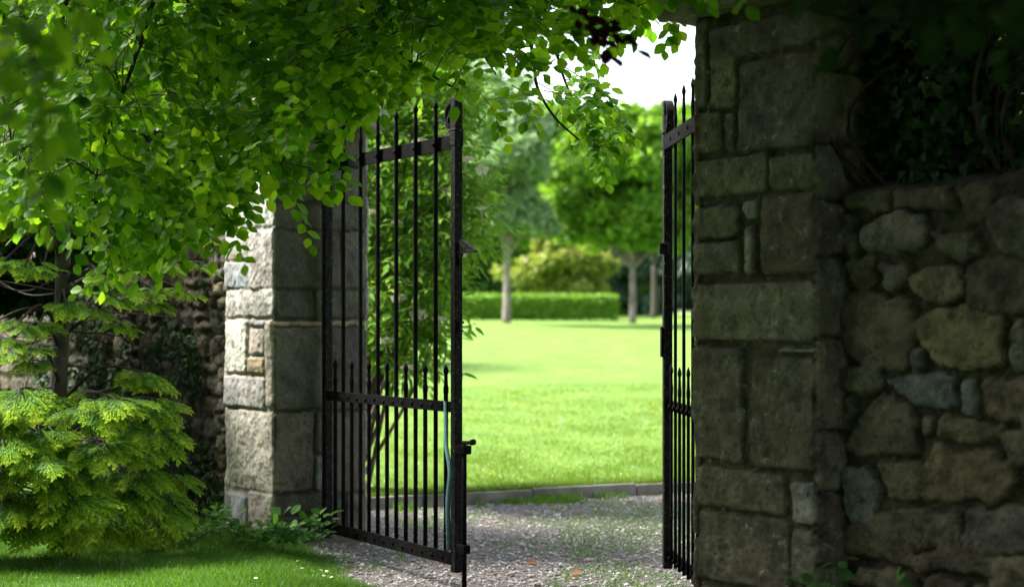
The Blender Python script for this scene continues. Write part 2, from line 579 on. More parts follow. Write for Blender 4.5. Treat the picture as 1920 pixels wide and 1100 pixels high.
def pillar_body(A, w, t, z0, z1, faces, mat, parent, depth, mortar, seed, step=.011, rough=1.5):
    mortar = [np.asarray(q) for q in (mortar if isinstance(mortar, list) else [mortar] * 4)]
    """four stone faces round a pillar; A = outer left corner, w along d, t inwards"""
    dirs = [(d, n, w), (-n, d, t), (-d, -n, w), (n, -d, t)]
    starts = [A, A + d * w, A + d * w - n * t, A - n * t]
    zs = np.arange(z0, z1 + step / 2, step)
    rc = .012
    Pp, Nn, Hh, Cc = [], [], [], []
    for i in range(4):
        v, nn, ln = dirs[i]
        us = np.linspace(rc, ln - rc, max(6, int(ln / step)))
        U, Z = np.meshgrid(us, zs, indexing='ij')
        h, c = field(U, Z, faces[i], depth, .009, mortar[i], seed + i * 7, .010, .006, rough, .04)
        nv = np.repeat(nn[None], len(us), 0)
        pn = starts[(i + 3) % 4] * 0 + nn
        nv[0] = nrm(nn + dirs[(i + 3) % 4][1])
        nv[-1] = nrm(nn + dirs[(i + 1) % 4][1])
        nv[1] = nrm(nn + .35 * dirs[(i + 3) % 4][1])
        nv[-2] = nrm(nn + .35 * dirs[(i + 1) % 4][1])
        h[0] -= .002; h[-1] -= .002
        Pp.append(starts[i] + us[:, None] * v); Nn.append(nv); Hh.append(h); Cc.append(c)
    P2, N2, Hh, Cc = np.concatenate(Pp), np.concatenate(Nn), np.concatenate(Hh), np.concatenate(Cc)
    k, mz = len(P2), len(zs)
    V = np.empty((k, mz, 3))
    V[..., :2] = P2[:, None] + N2[:, None] * Hh[..., None]
    V[..., 2] = zs[None]
    i = np.arange(k)[:, None] * mz + np.arange(mz - 1)[None]
    j = ((np.arange(k) + 1) % k)[:, None] * mz + np.arange(mz - 1)[None]
    q = np.stack([i, j, j + 1, i + 1], -1).reshape(-1, 4)
    return build('masonry', [(V.reshape(-1, 3), q)], mat, parent, True, {'stone_color': Cc.reshape(-1, 3)})


def slab(c2, w, t, z0, z1, over, mat, parent, seed, colr, step=.02):
    """a rough coping stone, squared to the wall line, as a rounded noisy block"""
    bm = bmesh.new()
    bmesh.ops.create_cube(bm, size=1)
    hw, ht, hz = w / 2 + over, t / 2 + over, (z1 - z0) / 2
    for v in bm.verts:
        v.co = Vector((v.co.x * 2 * hw, v.co.y * 2 * ht, v.co.z * 2 * hz))
    bmesh.ops.bevel(bm, geom=bm.edges[:], offset=.02, segments=3, affect='EDGES', profile=.6)
    bmesh.ops.subdivide_edges(bm, edges=bm.edges[:], cuts=0)
    long_ = [e for e in bm.edges if e.calc_length() > .2]
    bmesh.ops.subdivide_edges(bm, edges=long_, cuts=14, use_grid_fill=True)
    V, Fs = bm_np(bm)
    q = V * 9 + seed
    V = V + (np.stack([fbm(q, seed), fbm(q + 50, seed), fbm(q + 90, seed)], -1) - .5) * .035
    Wd = V[:, 0:1] * d[None] - V[:, 1:2] * n[None] + c2
    V3 = np.concatenate([Wd, V[:, 2:3] + (z0 + z1) / 2], 1)
    cc = np.repeat(np.array([colr]), len(V3), 0)
    return build('cap', [(V3, Fs)], mat, parent, True, {'stone_color': cc})


# --- left pillar
AL = CL - d * WL_
out_px = [(400, 372, 512, 430, 'p'), (420, 432, 466, 489, 'g'), (420, 490, 466, 541, 'b'), (466, 432, 512, 543, 'g'),
          (420, 541, 512, 596, 'g'), (420, 598, 463, 700, 'g'), (464, 598, 495, 613, 'b'), (465, 615, 495, 667, 'g'),
          (464, 668, 495, 702, 't'), (496, 598, 512, 765, 'g'), (420, 703, 495, 765, 'g'), (420, 767, 512, 920, 'g'),
          (420, 922, 461, 1000, 'b'), (462, 922, 512, 1000, 'g'), (420, 1002, 512, 1060, 'g'),
          (420, 300, 470, 370, 'g'), (470, 310, 512, 370, 'p'), (420, 225, 512, 300, 'g')]
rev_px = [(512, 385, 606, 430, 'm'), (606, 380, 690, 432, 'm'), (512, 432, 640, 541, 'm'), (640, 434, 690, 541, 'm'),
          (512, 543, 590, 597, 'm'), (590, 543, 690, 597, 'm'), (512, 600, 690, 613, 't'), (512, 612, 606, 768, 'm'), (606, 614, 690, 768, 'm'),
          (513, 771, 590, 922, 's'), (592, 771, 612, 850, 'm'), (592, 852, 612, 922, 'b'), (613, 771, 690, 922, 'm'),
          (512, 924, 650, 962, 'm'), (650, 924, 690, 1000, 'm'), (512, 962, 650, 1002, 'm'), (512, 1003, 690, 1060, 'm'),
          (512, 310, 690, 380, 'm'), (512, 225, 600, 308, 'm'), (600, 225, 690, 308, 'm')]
fo = face_rects(CL, -d, (WL_, -1), out_px)
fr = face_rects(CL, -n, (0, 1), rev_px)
lp = thing('stone_pillar', 'pale grey stone gate pillar, its outer face in the sun, behind the leafy branches', 'pillar', (*AL, 0))
lp_c = AL + d * WL_ / 2 - n * TL_ / 2
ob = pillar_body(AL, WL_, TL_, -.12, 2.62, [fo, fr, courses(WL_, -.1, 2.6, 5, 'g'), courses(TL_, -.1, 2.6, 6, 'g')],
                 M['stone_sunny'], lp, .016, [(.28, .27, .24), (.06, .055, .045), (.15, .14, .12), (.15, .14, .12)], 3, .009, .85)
cp = slab(lp_c, WL_, TL_, 2.605, 2.745, .10, M['stone_sunny'], lp, 4, (.42, .40, .36))
for o in (ob, cp):
    o.matrix_parent_inverse = Matrix.Translation(-Vector((*AL, 0)))

# --- right pillar
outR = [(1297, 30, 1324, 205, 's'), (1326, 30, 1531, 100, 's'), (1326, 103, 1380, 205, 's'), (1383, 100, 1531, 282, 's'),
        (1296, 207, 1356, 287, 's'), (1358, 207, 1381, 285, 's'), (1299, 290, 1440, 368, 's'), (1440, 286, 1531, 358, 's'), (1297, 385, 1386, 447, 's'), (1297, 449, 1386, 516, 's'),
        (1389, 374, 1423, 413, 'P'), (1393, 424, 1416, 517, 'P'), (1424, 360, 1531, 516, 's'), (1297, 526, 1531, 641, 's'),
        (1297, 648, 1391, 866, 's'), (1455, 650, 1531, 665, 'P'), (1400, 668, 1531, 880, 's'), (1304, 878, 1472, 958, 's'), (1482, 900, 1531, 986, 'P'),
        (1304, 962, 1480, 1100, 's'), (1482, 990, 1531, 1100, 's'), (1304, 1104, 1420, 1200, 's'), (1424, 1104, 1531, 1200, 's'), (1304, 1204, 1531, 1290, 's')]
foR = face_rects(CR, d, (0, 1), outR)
rp = thing('stone_pillar', 'dark stone gate pillar standing in deep shade beside the rubble wall', 'pillar', (*CR, 0))
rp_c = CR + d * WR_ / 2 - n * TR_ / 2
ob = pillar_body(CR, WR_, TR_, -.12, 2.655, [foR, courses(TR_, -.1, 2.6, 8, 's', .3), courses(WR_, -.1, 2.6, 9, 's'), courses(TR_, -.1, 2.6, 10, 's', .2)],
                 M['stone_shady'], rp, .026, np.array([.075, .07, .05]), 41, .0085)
cp = slab(rp_c, WR_, TR_, 2.645, 2.80, .11, M['stone_shady'], rp, 9, (.22, .21, .17))
for o in (ob, cp):
    o.matrix_parent_inverse = Matrix.Translation(-Vector((*CR, 0)))


# --- walls
def wall(name, label, P0, v, length, zt, stones, mat, mortar, seed, depth, step, thick=.42, palette='s'):
    """P0 = start on the outer face; v = direction; the outer face looks along n"""
    e = thing(name, label, 'wall', (*P0, 0))
    us = np.arange(0, length + step / 2, step)
    zs = np.arange(-.12, zt + step / 2, step)
    U, Z = np.meshgrid(us, zs, indexing='ij')
    h, c = field(U, Z, stones, depth, .011, mortar, seed, .022, .004, 1.9, .09)
    V = np.empty(U.shape + (3,))
    V[..., :2] = P0 + U[..., None] * v + n * h[..., None]
    V[..., 2] = Z
    k, mz = U.shape
    # rounded top and back
    topz = zt + .035 * np.sin(np.linspace(0, np.pi, 7)[1:-1]) + 0
    back = []
    for s, f in enumerate(np.linspace(.12, 1, 7)):
        zz = zt + .05 * math.sin(math.pi * f) * 1.0
        row = np.empty((k, 3))
        row[:, :2] = P0 + us[:, None] * v - n * thick * f
        row[:, 2] = zz + .05 * (fbm(np.stack([us * 7, np.full(k, f * 5), np.zeros(k)], -1), seed + 3) - .5)
        back.append(row)
    row = back[-1].copy(); row[:, 2] = -.12
    back.append(row)
    back = np.stack(back, 1)
    G = np.concatenate([V, back], 1)
    C_ = np.concatenate([c, np.repeat(np.repeat(np.array(mortar)[None, None], k, 0), back.shape[1], 1)], 1)
    mm = G.shape[1]
    i = np.arange(k - 1)[:, None] * mm + np.arange(mm - 1)[None]
    q = np.stack([i, i + mm, i + mm + 1, i + 1], -1).reshape(-1, 4)
    if v @ d < 0:
        q = q[:, ::-1]
    o = build('rubble_masonry', [(G.reshape(-1, 3), q)], mat, e, True, {'stone_color': C_.reshape(-1, 3)})
    o.matrix_parent_inverse = Matrix.Translation(-Vector((*P0, 0)))
    return e


REC = .14
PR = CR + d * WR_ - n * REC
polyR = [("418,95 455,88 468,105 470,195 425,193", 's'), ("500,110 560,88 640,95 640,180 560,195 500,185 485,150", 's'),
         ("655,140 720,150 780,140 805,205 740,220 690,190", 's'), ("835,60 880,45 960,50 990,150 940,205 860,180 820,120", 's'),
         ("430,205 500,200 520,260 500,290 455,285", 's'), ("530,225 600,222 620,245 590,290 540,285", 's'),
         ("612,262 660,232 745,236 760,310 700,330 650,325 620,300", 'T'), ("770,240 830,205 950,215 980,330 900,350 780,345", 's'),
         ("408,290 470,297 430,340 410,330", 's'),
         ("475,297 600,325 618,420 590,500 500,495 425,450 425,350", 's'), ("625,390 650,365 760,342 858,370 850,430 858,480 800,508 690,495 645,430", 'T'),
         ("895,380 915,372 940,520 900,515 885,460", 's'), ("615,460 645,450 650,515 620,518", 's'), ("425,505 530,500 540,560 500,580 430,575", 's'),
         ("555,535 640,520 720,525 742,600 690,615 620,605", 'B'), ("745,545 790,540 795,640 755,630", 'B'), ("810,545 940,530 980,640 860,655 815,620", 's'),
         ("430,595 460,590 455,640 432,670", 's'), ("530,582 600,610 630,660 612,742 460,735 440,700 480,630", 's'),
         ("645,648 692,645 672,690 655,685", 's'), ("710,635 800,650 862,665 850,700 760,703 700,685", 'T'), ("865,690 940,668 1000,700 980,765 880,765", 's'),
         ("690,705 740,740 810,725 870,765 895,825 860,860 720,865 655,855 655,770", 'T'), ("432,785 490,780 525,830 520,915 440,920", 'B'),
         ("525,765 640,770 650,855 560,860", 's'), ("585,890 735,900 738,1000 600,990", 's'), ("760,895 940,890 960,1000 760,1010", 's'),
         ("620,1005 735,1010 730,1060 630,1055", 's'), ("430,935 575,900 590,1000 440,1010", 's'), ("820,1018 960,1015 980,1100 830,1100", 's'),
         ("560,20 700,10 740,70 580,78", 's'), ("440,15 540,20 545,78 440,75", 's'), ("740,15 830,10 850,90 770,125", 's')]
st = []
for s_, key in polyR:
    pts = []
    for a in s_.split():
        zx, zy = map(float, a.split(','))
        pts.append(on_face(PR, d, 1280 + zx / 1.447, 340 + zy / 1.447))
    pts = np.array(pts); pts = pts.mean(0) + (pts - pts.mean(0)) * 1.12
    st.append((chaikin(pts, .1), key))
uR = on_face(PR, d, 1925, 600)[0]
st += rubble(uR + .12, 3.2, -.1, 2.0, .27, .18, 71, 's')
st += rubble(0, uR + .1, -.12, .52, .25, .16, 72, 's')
wall('rubble_wall', 'dark rubble stone wall in shade beyond the dark pillar, with ivy heaped on top', PR, d, 2.6, 1.89, st, M['stone_rubble'], np.array([.065, .06, .044]), 21, .032, .0105)
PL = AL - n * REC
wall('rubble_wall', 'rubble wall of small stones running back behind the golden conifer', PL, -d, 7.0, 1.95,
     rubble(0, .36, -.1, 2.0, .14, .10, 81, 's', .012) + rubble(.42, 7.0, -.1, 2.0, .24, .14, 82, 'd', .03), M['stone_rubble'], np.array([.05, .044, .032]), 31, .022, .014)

# ------------------------------------------------------------------ gates
RIV = lathe([(.0005, .008), (.006, .0068), (.0105, .004), (.012, 0), (.012, -.004)], 8)


def rivet(x, y, z, sgn):
    V, Fs = RIV
    W = np.stack([V[:, 0] + x, sgn * V[:, 2] + y, V[:, 1] + z], 1)
    return W, Fs


def spear(x, z0, z1, r=.0125):
    wob = R.uniform(-.0015, .0015)
    pr = [(r, z0), (r, z0 + .3), (r * 1.03, (z0 + z1) / 2), (r, z1 - .19), (r * 1.0, z1 - .155), (r * 1.22, z1 - .145), (r * 1.2, z1 - .12), (r * .92, z1 - .105),
          (r * .8, z1 - .06), (r * .85, z1 - .05), (r * 1.28, z1 - .036), (r * .95, z1 - .018), (r * .25, z1)]
    return lathe(pr, 8, (x + wob, 0, 0))


def strip(path, wid, th):
    """flat bar bent along a path in the x-z plane"""
    p = np.asarray(path, float)
    t = nrm(np.gradient(p, axis=0))
    nn = np.stack([-t[:, 1], t[:, 0]], 1) * th / 2
    k = len(p)
    V = np.zeros((k, 4, 3))
    for j, (s, yy) in enumerate(((1, -wid / 2), (1, wid / 2), (-1, wid / 2), (-1, -wid / 2))):
        V[:, j, 0] = p[:, 0] + s * nn[:, 0]; V[:, j, 2] = p[:, 1] + s * nn[:, 1]; V[:, j, 1] = yy
    i = np.arange(k - 1)[:, None] * 4 + np.arange(4)[None]
    j = np.arange(k - 1)[:, None] * 4 + (np.arange(4)[None] + 1) % 4
    q = np.stack([i, j, j + 4, i + 4], -1).reshape(-1, 4)
    return V.reshape(-1, 3), [q, np.array([[3, 2, 1, 0], [4 * k - 4, 4 * k - 3, 4 * k - 2, 4 * k - 1]])]


def gate(label, hinge, free, br, zoff=0.0):
    v = free - hinge
    W = float(np.hypot(*v))
    g = thing('iron_gate', label, 'gate', (*hinge, zoff), math.atan2(v[1], v[0]))
    sp = W / 14
    I, IW = M['iron'], M['iron_worn']
    build('stile', [box((0, 0, 1.27), (.05, .05, 2.34), .005)], IW, g)
    build('stile', [box((W, 0, 1.3385), (.047, .047, 2.477), .005), box((W, 0, 2.36), (.054, .054, .075), .004), box((W, 0, 2.405), (.058, .058, .01), .003)], IW, g)
    for nm, zc, hh, y in (('rail', 2.352, .076, .020), ('rail', .962, .056, -.0185), ('rail', .17, .066, -.0185)):
        ch = [box((W / 2, y, zc), (W - .052, .011, hh), .002)]
        for k in range(1, 14):
            if zc > 2 and k % 2:
                continue
            if zc > 2:
                ch.append(rivet(sp * k, -.0125, zc, -1)); ch.append(rivet(sp * k, .0258, zc, 1))
            else:
                ch.append(rivet(sp * k, -.0242, zc + R.uniform(-.004, .004), -1)); ch.append(rivet(sp * k, .0125, zc, 1))
        build('rail', ch, I, g)
    for k in range(1, 14):
        if k % 2:
            build('short_bar', [spear(sp * k, .135, 1.18 + R.uniform(-.006, .006), br)], I, g, True)
        else:
            build('tall_bar', [spear(sp * k, .135, 2.59 + R.uniform(-.008, .008), br)], I, g, True)
    th = np.linspace(np.radians(82), np.radians(268), 22)
    p = [np.array([W - .02 + .066 * math.cos(a), 2.485 + .082 * math.sin(a)]) for a in th]
    for s, a in zip(np.linspace(1, .3, 26), np.linspace(np.radians(268), np.radians(268 + 420), 26)):
        p.append(np.array([W - .047 + .026 * s * math.cos(a), 2.452 + .05 * s * math.sin(a)]))
    build('scroll', [strip(p, .04, .010)], IW, g)
    for z in (.2, 2.3):
        build('hinge', [lathe([(.02, z - .045), (.021, z), (.02, z + .045)], 10, (-.045, 0, 0)), box((-.02, 0, z), (.04, .012, .07), .002)], I, g)
    return g, W


gl, W = gate('black iron gate leaf with a bolt rod, standing nearly closed before the pale pillar', HL, FL, .0122)
# latch plate, catch and drop bolt of the left leaf
tri = np.array([(W + .035, 1.83), (W + .05, 1.835), (W + .19, 1.77), (W + .185, 1.762), (W + .035, 1.762)])
V = np.array([(x, y, z) for y in (-.008, .008) for x, z in tri])
k = len(tri)
lat = build('latch', [(V, [np.array([list(range(k)), list(range(k, 2 * k))[::-1]]), np.array([[i, i + k, (i + 1) % k + k, (i + 1) % k] for i in range(k)])]),
                      box((W + .03, 0, 1.795), (.04, .014, .03), .003), strip([(W + .024, 1.70), (W + .028, 1.735), (W + .05, 1.765)], .014, .02)], M['iron_worn'], gl)
build('catch', [box((W + .03, 0, 1.38), (.016, .016, .05), .003), box((W + .048, 0, 1.403), (.036, .014, .01), .003), box((W + .045, 0, 1.36), (.03, .014, .01), .003)], M['iron_worn'], gl)
bl = build('drop_bolt', [tube([(W + .075, 0, -.04), (W + .075, 0, .4), (W + .075, 0, .775)], .0125, 10), box((W + .075, 0, .0), (.036, .036, .03), .004)], M['iron'], gl, True)
build('handle', [tube([(W + .06, 0, .781), (W + .12, -.004, .784), (W + .155, -.006, .789)], .010, 8), tube([(W + .15, -.006, .788), (W + .175, -.007, .792)], .016, 8)], M['iron_worn'], bl, True)
build('bracket', [box((W + .065, 0, .745), (.09, .045, .045), .003)], M['iron'], gl)
build('bracket', [box((W + .062, 0, .23), (.08, .04, .045), .003)], M['iron'], gl)

gr, W2 = gate('black iron gate leaf swung fully open, seen edge-on beside the dark pillar', HR, FR, .0088)
build('catch', [box((W2 - .05, .02, 1.79), (.06, .02, .05), .004), box((W2 - .08, .035, 1.79), (.02, .05, .06), .005)], M['iron_worn'], gr)
build('lock_plate', [box((W2, .03, 1.30), (.04, .012, .16), .003)], M['iron'], gr)

# strap
u = (FL - HL) / W
sp = HL + u * (W - .075)
s3 = np.array([sp[0], sp[1], 0]) - np.array([-u[1], u[0], 0]) * .03
zz = np.linspace(.99, .215, 40)
off = .034 * sstep(.80, .60, zz) + .006 * np.sin(np.linspace(0, 7, 40)) + .018 * np.exp(-((zz - .62) / .1) ** 2)
ce = s3 + np.stack([u[0] * (off + .01), u[1] * (off + .01), zz], 1)
tw = np.linspace(0, 2.4, 40) ** 1.2
sd = np.stack([np.cos(tw * .5) * u[0] - np.sin(tw * .5) * u[1], np.cos(tw * .5) * u[1] + np.sin(tw * .5) * u[0], 0 * tw], 1) * .013
nn_ = np.stack([-sd[:, 1], sd[:, 0], 0 * tw], 1) * .08
V = np.stack([ce - sd - nn_, ce + sd - nn_, ce + sd + nn_, ce - sd + nn_], 1).reshape(-1, 3)
i = np.arange(39)[:, None] * 4 + np.arange(4)[None]; j = np.arange(39)[:, None] * 4 + (np.arange(4)[None] + 1) % 4
so = build('strap', [(V, [np.stack([i, j, j + 4, i + 4], -1).reshape(-1, 4)])], M['strap'], None, True)
tag(so, 'faded teal webbing strap hanging down from the middle rail of the gate', 'strap')


# ------------------------------------------------------------------ ground
def lawn_edge(X, Y):
    """signed distance to the edge of the front lawn, positive on the grass"""
    a, b = np.array([-1.22, 8.45]), np.array([-.66, 7.15])
    e = nrm(b - a)
    s = -(-(X - a[0]) * e[1] + (Y - a[1]) * e[0])
    return s + .09 * (fbm(np.stack([X * 3, Y * 3, 0 * X], -1), 4, 3) - .5) * 2


def gz(X, Y):
    """height of the near ground: flat drive, front lawn a little higher"""
    s = lawn_edge(X, Y)
    return .10 * sstep(-.25, .5, s) + .07 * sstep(.9, -.1, np.hypot(X + 1.3, Y - 8.6)) + .012 * (fbm(np.stack([X * 2.5, Y * 2.5, 0 * X], -1), 8, 3) - .5)


def sheet(name, xs, ys, zf, mat, lift=0.0, mask=None):
    X, Y = np.meshgrid(xs, ys, indexing='ij')
    Z = zf(X, Y) + lift
    V = np.stack([X, Y, Z], -1).reshape(-1, 3)
    a, b = len(xs), len(ys)
    i = (np.arange(a - 1)[:, None] * b + np.arange(b - 1)[None])
    q = np.stack([i, i + b, i + b + 1, i + 1], -1).reshape(-1, 4)
    if mask is not None:
        cx = V[q].mean(1)
        q = q[mask(cx[:, 0], cx[:, 1])]
    return kind(build(name, [(V, q)], mat, None, True), 'structure')


KX = np.array([-6, -3.2, -1.09, -.36, .15, .7, 1.26, 3.2, 6])
KY = 10.63 + .419 * (KX + 1.076)


def kerb_y(X):
    return np.interp(X, KX, KY)


def lz(X, Y):
    """rear lawn"""
    t = np.maximum(0, Y - kerb_y(np.clip(X, -6, 6)))
    return .08 + .0285 * np.minimum(t, 50) + .006 * np.clip(t - 50, 0, 400) + .012 * sstep(0, 4, t) * np.exp(-t / 4) * (fbm(np.stack([X * .5, Y * .5, 0 * X], -1), 3, 3) - .5)


sheet('gravel_path', np.arange(-5, 8.01, .1), np.arange(-3, 13.3, .1), gz, M['gravel_base'])
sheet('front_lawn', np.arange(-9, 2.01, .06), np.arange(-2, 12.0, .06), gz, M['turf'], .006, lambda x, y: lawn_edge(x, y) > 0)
xs = np.concatenate([np.linspace(-700, -60, 12), np.linspace(-50, -6.5, 20), np.arange(-6, 6.01, .25), np.linspace(6.5, 50, 20), np.linspace(60, 700, 12)])
t = np.concatenate([[0.05, .2], np.arange(.5, 8, .5), np.linspace(8, 60, 40), np.linspace(65, 900, 25)])
X, T = np.meshgrid(xs, t, indexing='ij')
Yg = kerb_y(np.clip(X, -6, 6)) + T
V = np.stack([X, Yg, lz(X, Yg)], -1).reshape(-1, 3)
a, b = len(xs), len(t)
i = (np.arange(a - 1)[:, None] * b + np.arange(b - 1)[None])
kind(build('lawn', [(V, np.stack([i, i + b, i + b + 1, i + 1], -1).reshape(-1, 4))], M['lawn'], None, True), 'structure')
# the country round about, under everything
g0 = np.array([[-900, -900, -.35], [900, -900, -.35], [900, 1200, -.35], [-900, 1200, -.35]])
kind(build('ground', [(g0, np.array([[0, 1, 2, 3]]))], M['turf']), 'structure')

# kerb: concrete lengths end to end
kc = curve(np.stack([KX, KY, 0 * KX], 1)[1:-1], 30)
seg = np.linalg.norm(np.diff(kc, axis=0), axis=1)
cum = np.concatenate([[0], np.cumsum(seg)])
ch = []
s0 = 0.0
while s0 < cum[-1] - .2:
    s1 = min(s0 + .91, cum[-1])
    a = np.array([np.interp(s0 + .004, cum, kc[:, q]) for q in range(3)])
    b = np.array([np.interp(s1 - .004, cum, kc[:, q]) for q in range(3)])
    c_, l_ = (a + b) / 2, np.linalg.norm(b - a)
    V, Fs = box((0, 0, 0), (l_, .055, .24), .008)
    e = nrm(b - a); pp = np.array([-e[1], e[0], 0])
    V = c_ + V[:, 0:1] * e + V[:, 1:2] * pp + np.array([0, 0, 1]) * (V[:, 2:3] - .026 + R.uniform(-.006, .006))
    ch.append((V, Fs))
    s0 = s1
kind(build('kerb', ch, M['conc']), 'structure')

# pebbles
bm = bmesh.new(); bmesh.ops.create_icosphere(bm, subdivisions=1, radius=1)
PV, PF = bm_np(bm); PF = PF[0]


def frames(dx, nz):
    dx = nrm(dx)
    nz = nz - (nz * dx).sum(-1, keepdims=True) * dx
    nz = nrm(nz)
    return dx, np.cross(nz, dx), nz


def scatter(tV, tF, pos, dx, nz, size):
    dx, dy, nz = frames(dx, nz)
    s = np.asarray(size, float)[:, None, None]
    V = pos[:, None] + s * (tV[None, :, 0:1] * dx[:, None] + tV[None, :, 1:2] * dy[:, None] + tV[None, :, 2:3] * nz[:, None])
    Fx = tF[None] + (np.arange(len(pos)) * len(tV))[:, None, None]
    return V.reshape(-1, 3), Fx.reshape(-1, tF.shape[1])


def rvec(k, s=1.0):
    return R.normal(0, s, (k, 3))


NP = 26000
Yp = R.uniform(6.8, 11.9, NP); Xp = R.uniform(-.45, .4, NP) * Yp * .62 + .15 * (Yp - 6.8) / 5
ok = (lawn_edge(Xp, Yp) < .03) & (Yp < kerb_y(Xp) - .03)
Xp, Yp = Xp[ok], Yp[ok]
sz = R.lognormal(math.log(.0085), .35, len(Xp))
pos = np.stack([Xp, Yp, gz(Xp, Yp) + sz * .25], 1)
V, Fx = scatter(PV * np.array([1, .75, .5]) * (1 + .0), PF, pos, rvec(len(Xp)) * np.array([1, 1, .25]), np.array([0, 0, 1.]) + rvec(len(Xp), .25), sz)
V = V + (fbm(V * 60, 2, 2)[:, None] - .5) * .006
kind(build('gravel', [(V, Fx)], M['pebble']), 'stuff', 'loose grey gravel covering the drive')

# grass blades
BT = np.array([(0, -.05, 0), (0, .05, 0), (.45, .035, .06), (.45, -.035, .06), (1, 0, .28)])
BF = np.array([(0, 1, 2), (0, 2, 3), (3, 2, 4)])


def blades(X, Y, Z, L, wid=1.0, lean=.45):
    k = len(X)
    up = np.array([0, 0, 1.]) + rvec(k, lean) * np.array([1, 1, .1])
    tv = BT.copy(); tv[:, 1] *= wid
    return scatter(tv, BF, np.stack([X, Y, Z], 1), up, rvec(k), L)


k = 150000
X = R.uniform(-3.6, -.45, k); Y = R.uniform(6.3, 9.6, k)
ok = (lawn_edge(X, Y) > -.06 + .12 * R.random(k) ** 2) & (abs(X) / Y < .40)
X, Y = X[ok], Y[ok]
hmap = .6 + .9 * fbm(np.stack([X * 4, Y * 4, 0 * X], -1), 21, 3)
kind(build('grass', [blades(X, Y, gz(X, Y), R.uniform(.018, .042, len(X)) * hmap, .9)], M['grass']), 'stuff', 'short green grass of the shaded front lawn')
k = 130000
tt = np.where(R.random(k) < .75, R.random(k) ** 1.5 * 11, R.random(k) ** 1.6 * 30)
X = R.uniform(-.55, .62, k) * (11 + tt) * .33 + .25; Y = kerb_y(X) + .035 + tt
hm = .5 + 1.0 * fbm(np.stack([X * 2.5, Y * 2.5, 0 * X], -1), 23, 3)
lawn_b = blades(X, Y, lz(X, Y) - .004, R.uniform(.022, .05, k) * hm, 1.3 , .55)
# longer tufts at the kerb
k2 = 5000
X2 = R.uniform(-1.6, 1.7, k2); Y2 = kerb_y(X2) + .03 + R.random(k2) ** 2 * .12
l2 = blades(X2, Y2, lz(X2, Y2), R.uniform(.03, .075, k2), .9, .7)
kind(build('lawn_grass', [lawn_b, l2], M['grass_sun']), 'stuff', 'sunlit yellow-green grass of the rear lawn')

# moss and small weeds in the gravel (patches)
k = 60000
Y = R.uniform(6.8, 11.6, k); X = R.uniform(-.30, .45, k) * Y * .55
pm = fbm(np.stack([X * 1.8, Y * 1.3, 0 * X], -1), 55, 4)
pm2 = fbm(np.stack([X * 9, Y * 9, 0 * X], -1), 57, 3)
side = .05 * sstep(-.3, .9, X)
ok = (pm * .6 + pm2 * .4 + side > .54) & (lawn_edge(X, Y) < 0) & (Y < kerb_y(X) - .04)
X, Y = X[ok], Y[ok]
pw = blades(X, Y, gz(X, Y), R.uniform(.012, .035, len(X)), 1.6, .9)
kind(build('moss', [pw], M['grass']), 'stuff', 'patches of fine green weeds and moss growing in the gravel')

k = 2600
X = np.concatenate([R.normal(.36, .16, k // 2), R.uniform(-.9, 1.4, k // 2)])
Y = kerb_y(X) - .05 - np.abs(R.normal(0, .10, k))
ok = (fbm(np.stack([X * 5, Y * 5, 0 * X], -1), 91, 3) > .47) | (np.abs(X - .36) < .2)
X, Y = X[ok], Y[ok]
kind(build('kerb_weeds', [blades(X, Y, gz(X, Y), R.uniform(.02, .085, len(X)), 1.3, .6)], M['grass']), 'stuff', 'wisps of grass and weeds growing along the foot of the kerb')

# ------------------------------------------------------------------ leaf shapes
LT = np.array([(0, 0, 0), (.22, .22, .05), (.25, 0, 0), (.22, -.22, .05), (.55, .31, .06), (.55, 0, -.01), (.55, -.31, .06), (.83, .17, .0), (.84, 0, -.04), (.83, -.17, .0), (1.0, 0, -.09)]) * np.array([1, 1.2, .8])
LF = np.array([(0, 2, 1), (0, 3, 2), (1, 2, 5), (1, 5, 4), (2, 3, 6), (2, 6, 5), (4, 5, 8), (4, 8, 7), (5, 6, 9), (5, 9, 8), (7, 8, 10), (8, 9, 10)])
DT = np.array([(0, 0, 0), (.45, .3, .06), (1, 0, -.05), (.45, -.3, .06)])
DF = np.array([(0, 1, 2), (0, 2, 3)])
# lanceolate leaflet
ET = np.array([(0, 0, 0), (.35, .17, .03), (.35, 0, 0), (.35, -.17, .03), (.7, .11, 0), (.7, 0, -.04), (.7, -.11, 0), (1, 0, -.12)])
EF = np.array([(0, 2, 1), (0, 3, 2), (1, 2, 5), (1, 5, 4), (2, 3, 6), (2, 6, 5), (4, 5, 7), (5, 6, 7)])
# ivy leaf: five-pointed
ang = np.radians([180, 130, 75, 42, 22, 0, -22, -42, -75, -130])
rad = np.array([.08, .35, .5, .32, .38, .62, .38, .32, .5, .35])
IT = np.concatenate([[[.35, 0, .04]], np.stack([.35 + rad * np.cos(ang), rad * np.sin(ang), -.06 * rad], 1)])
IF = np.array([(0, 1 + (i + 1) % 10, 1 + i) for i in range(10)])[:, ::-1]


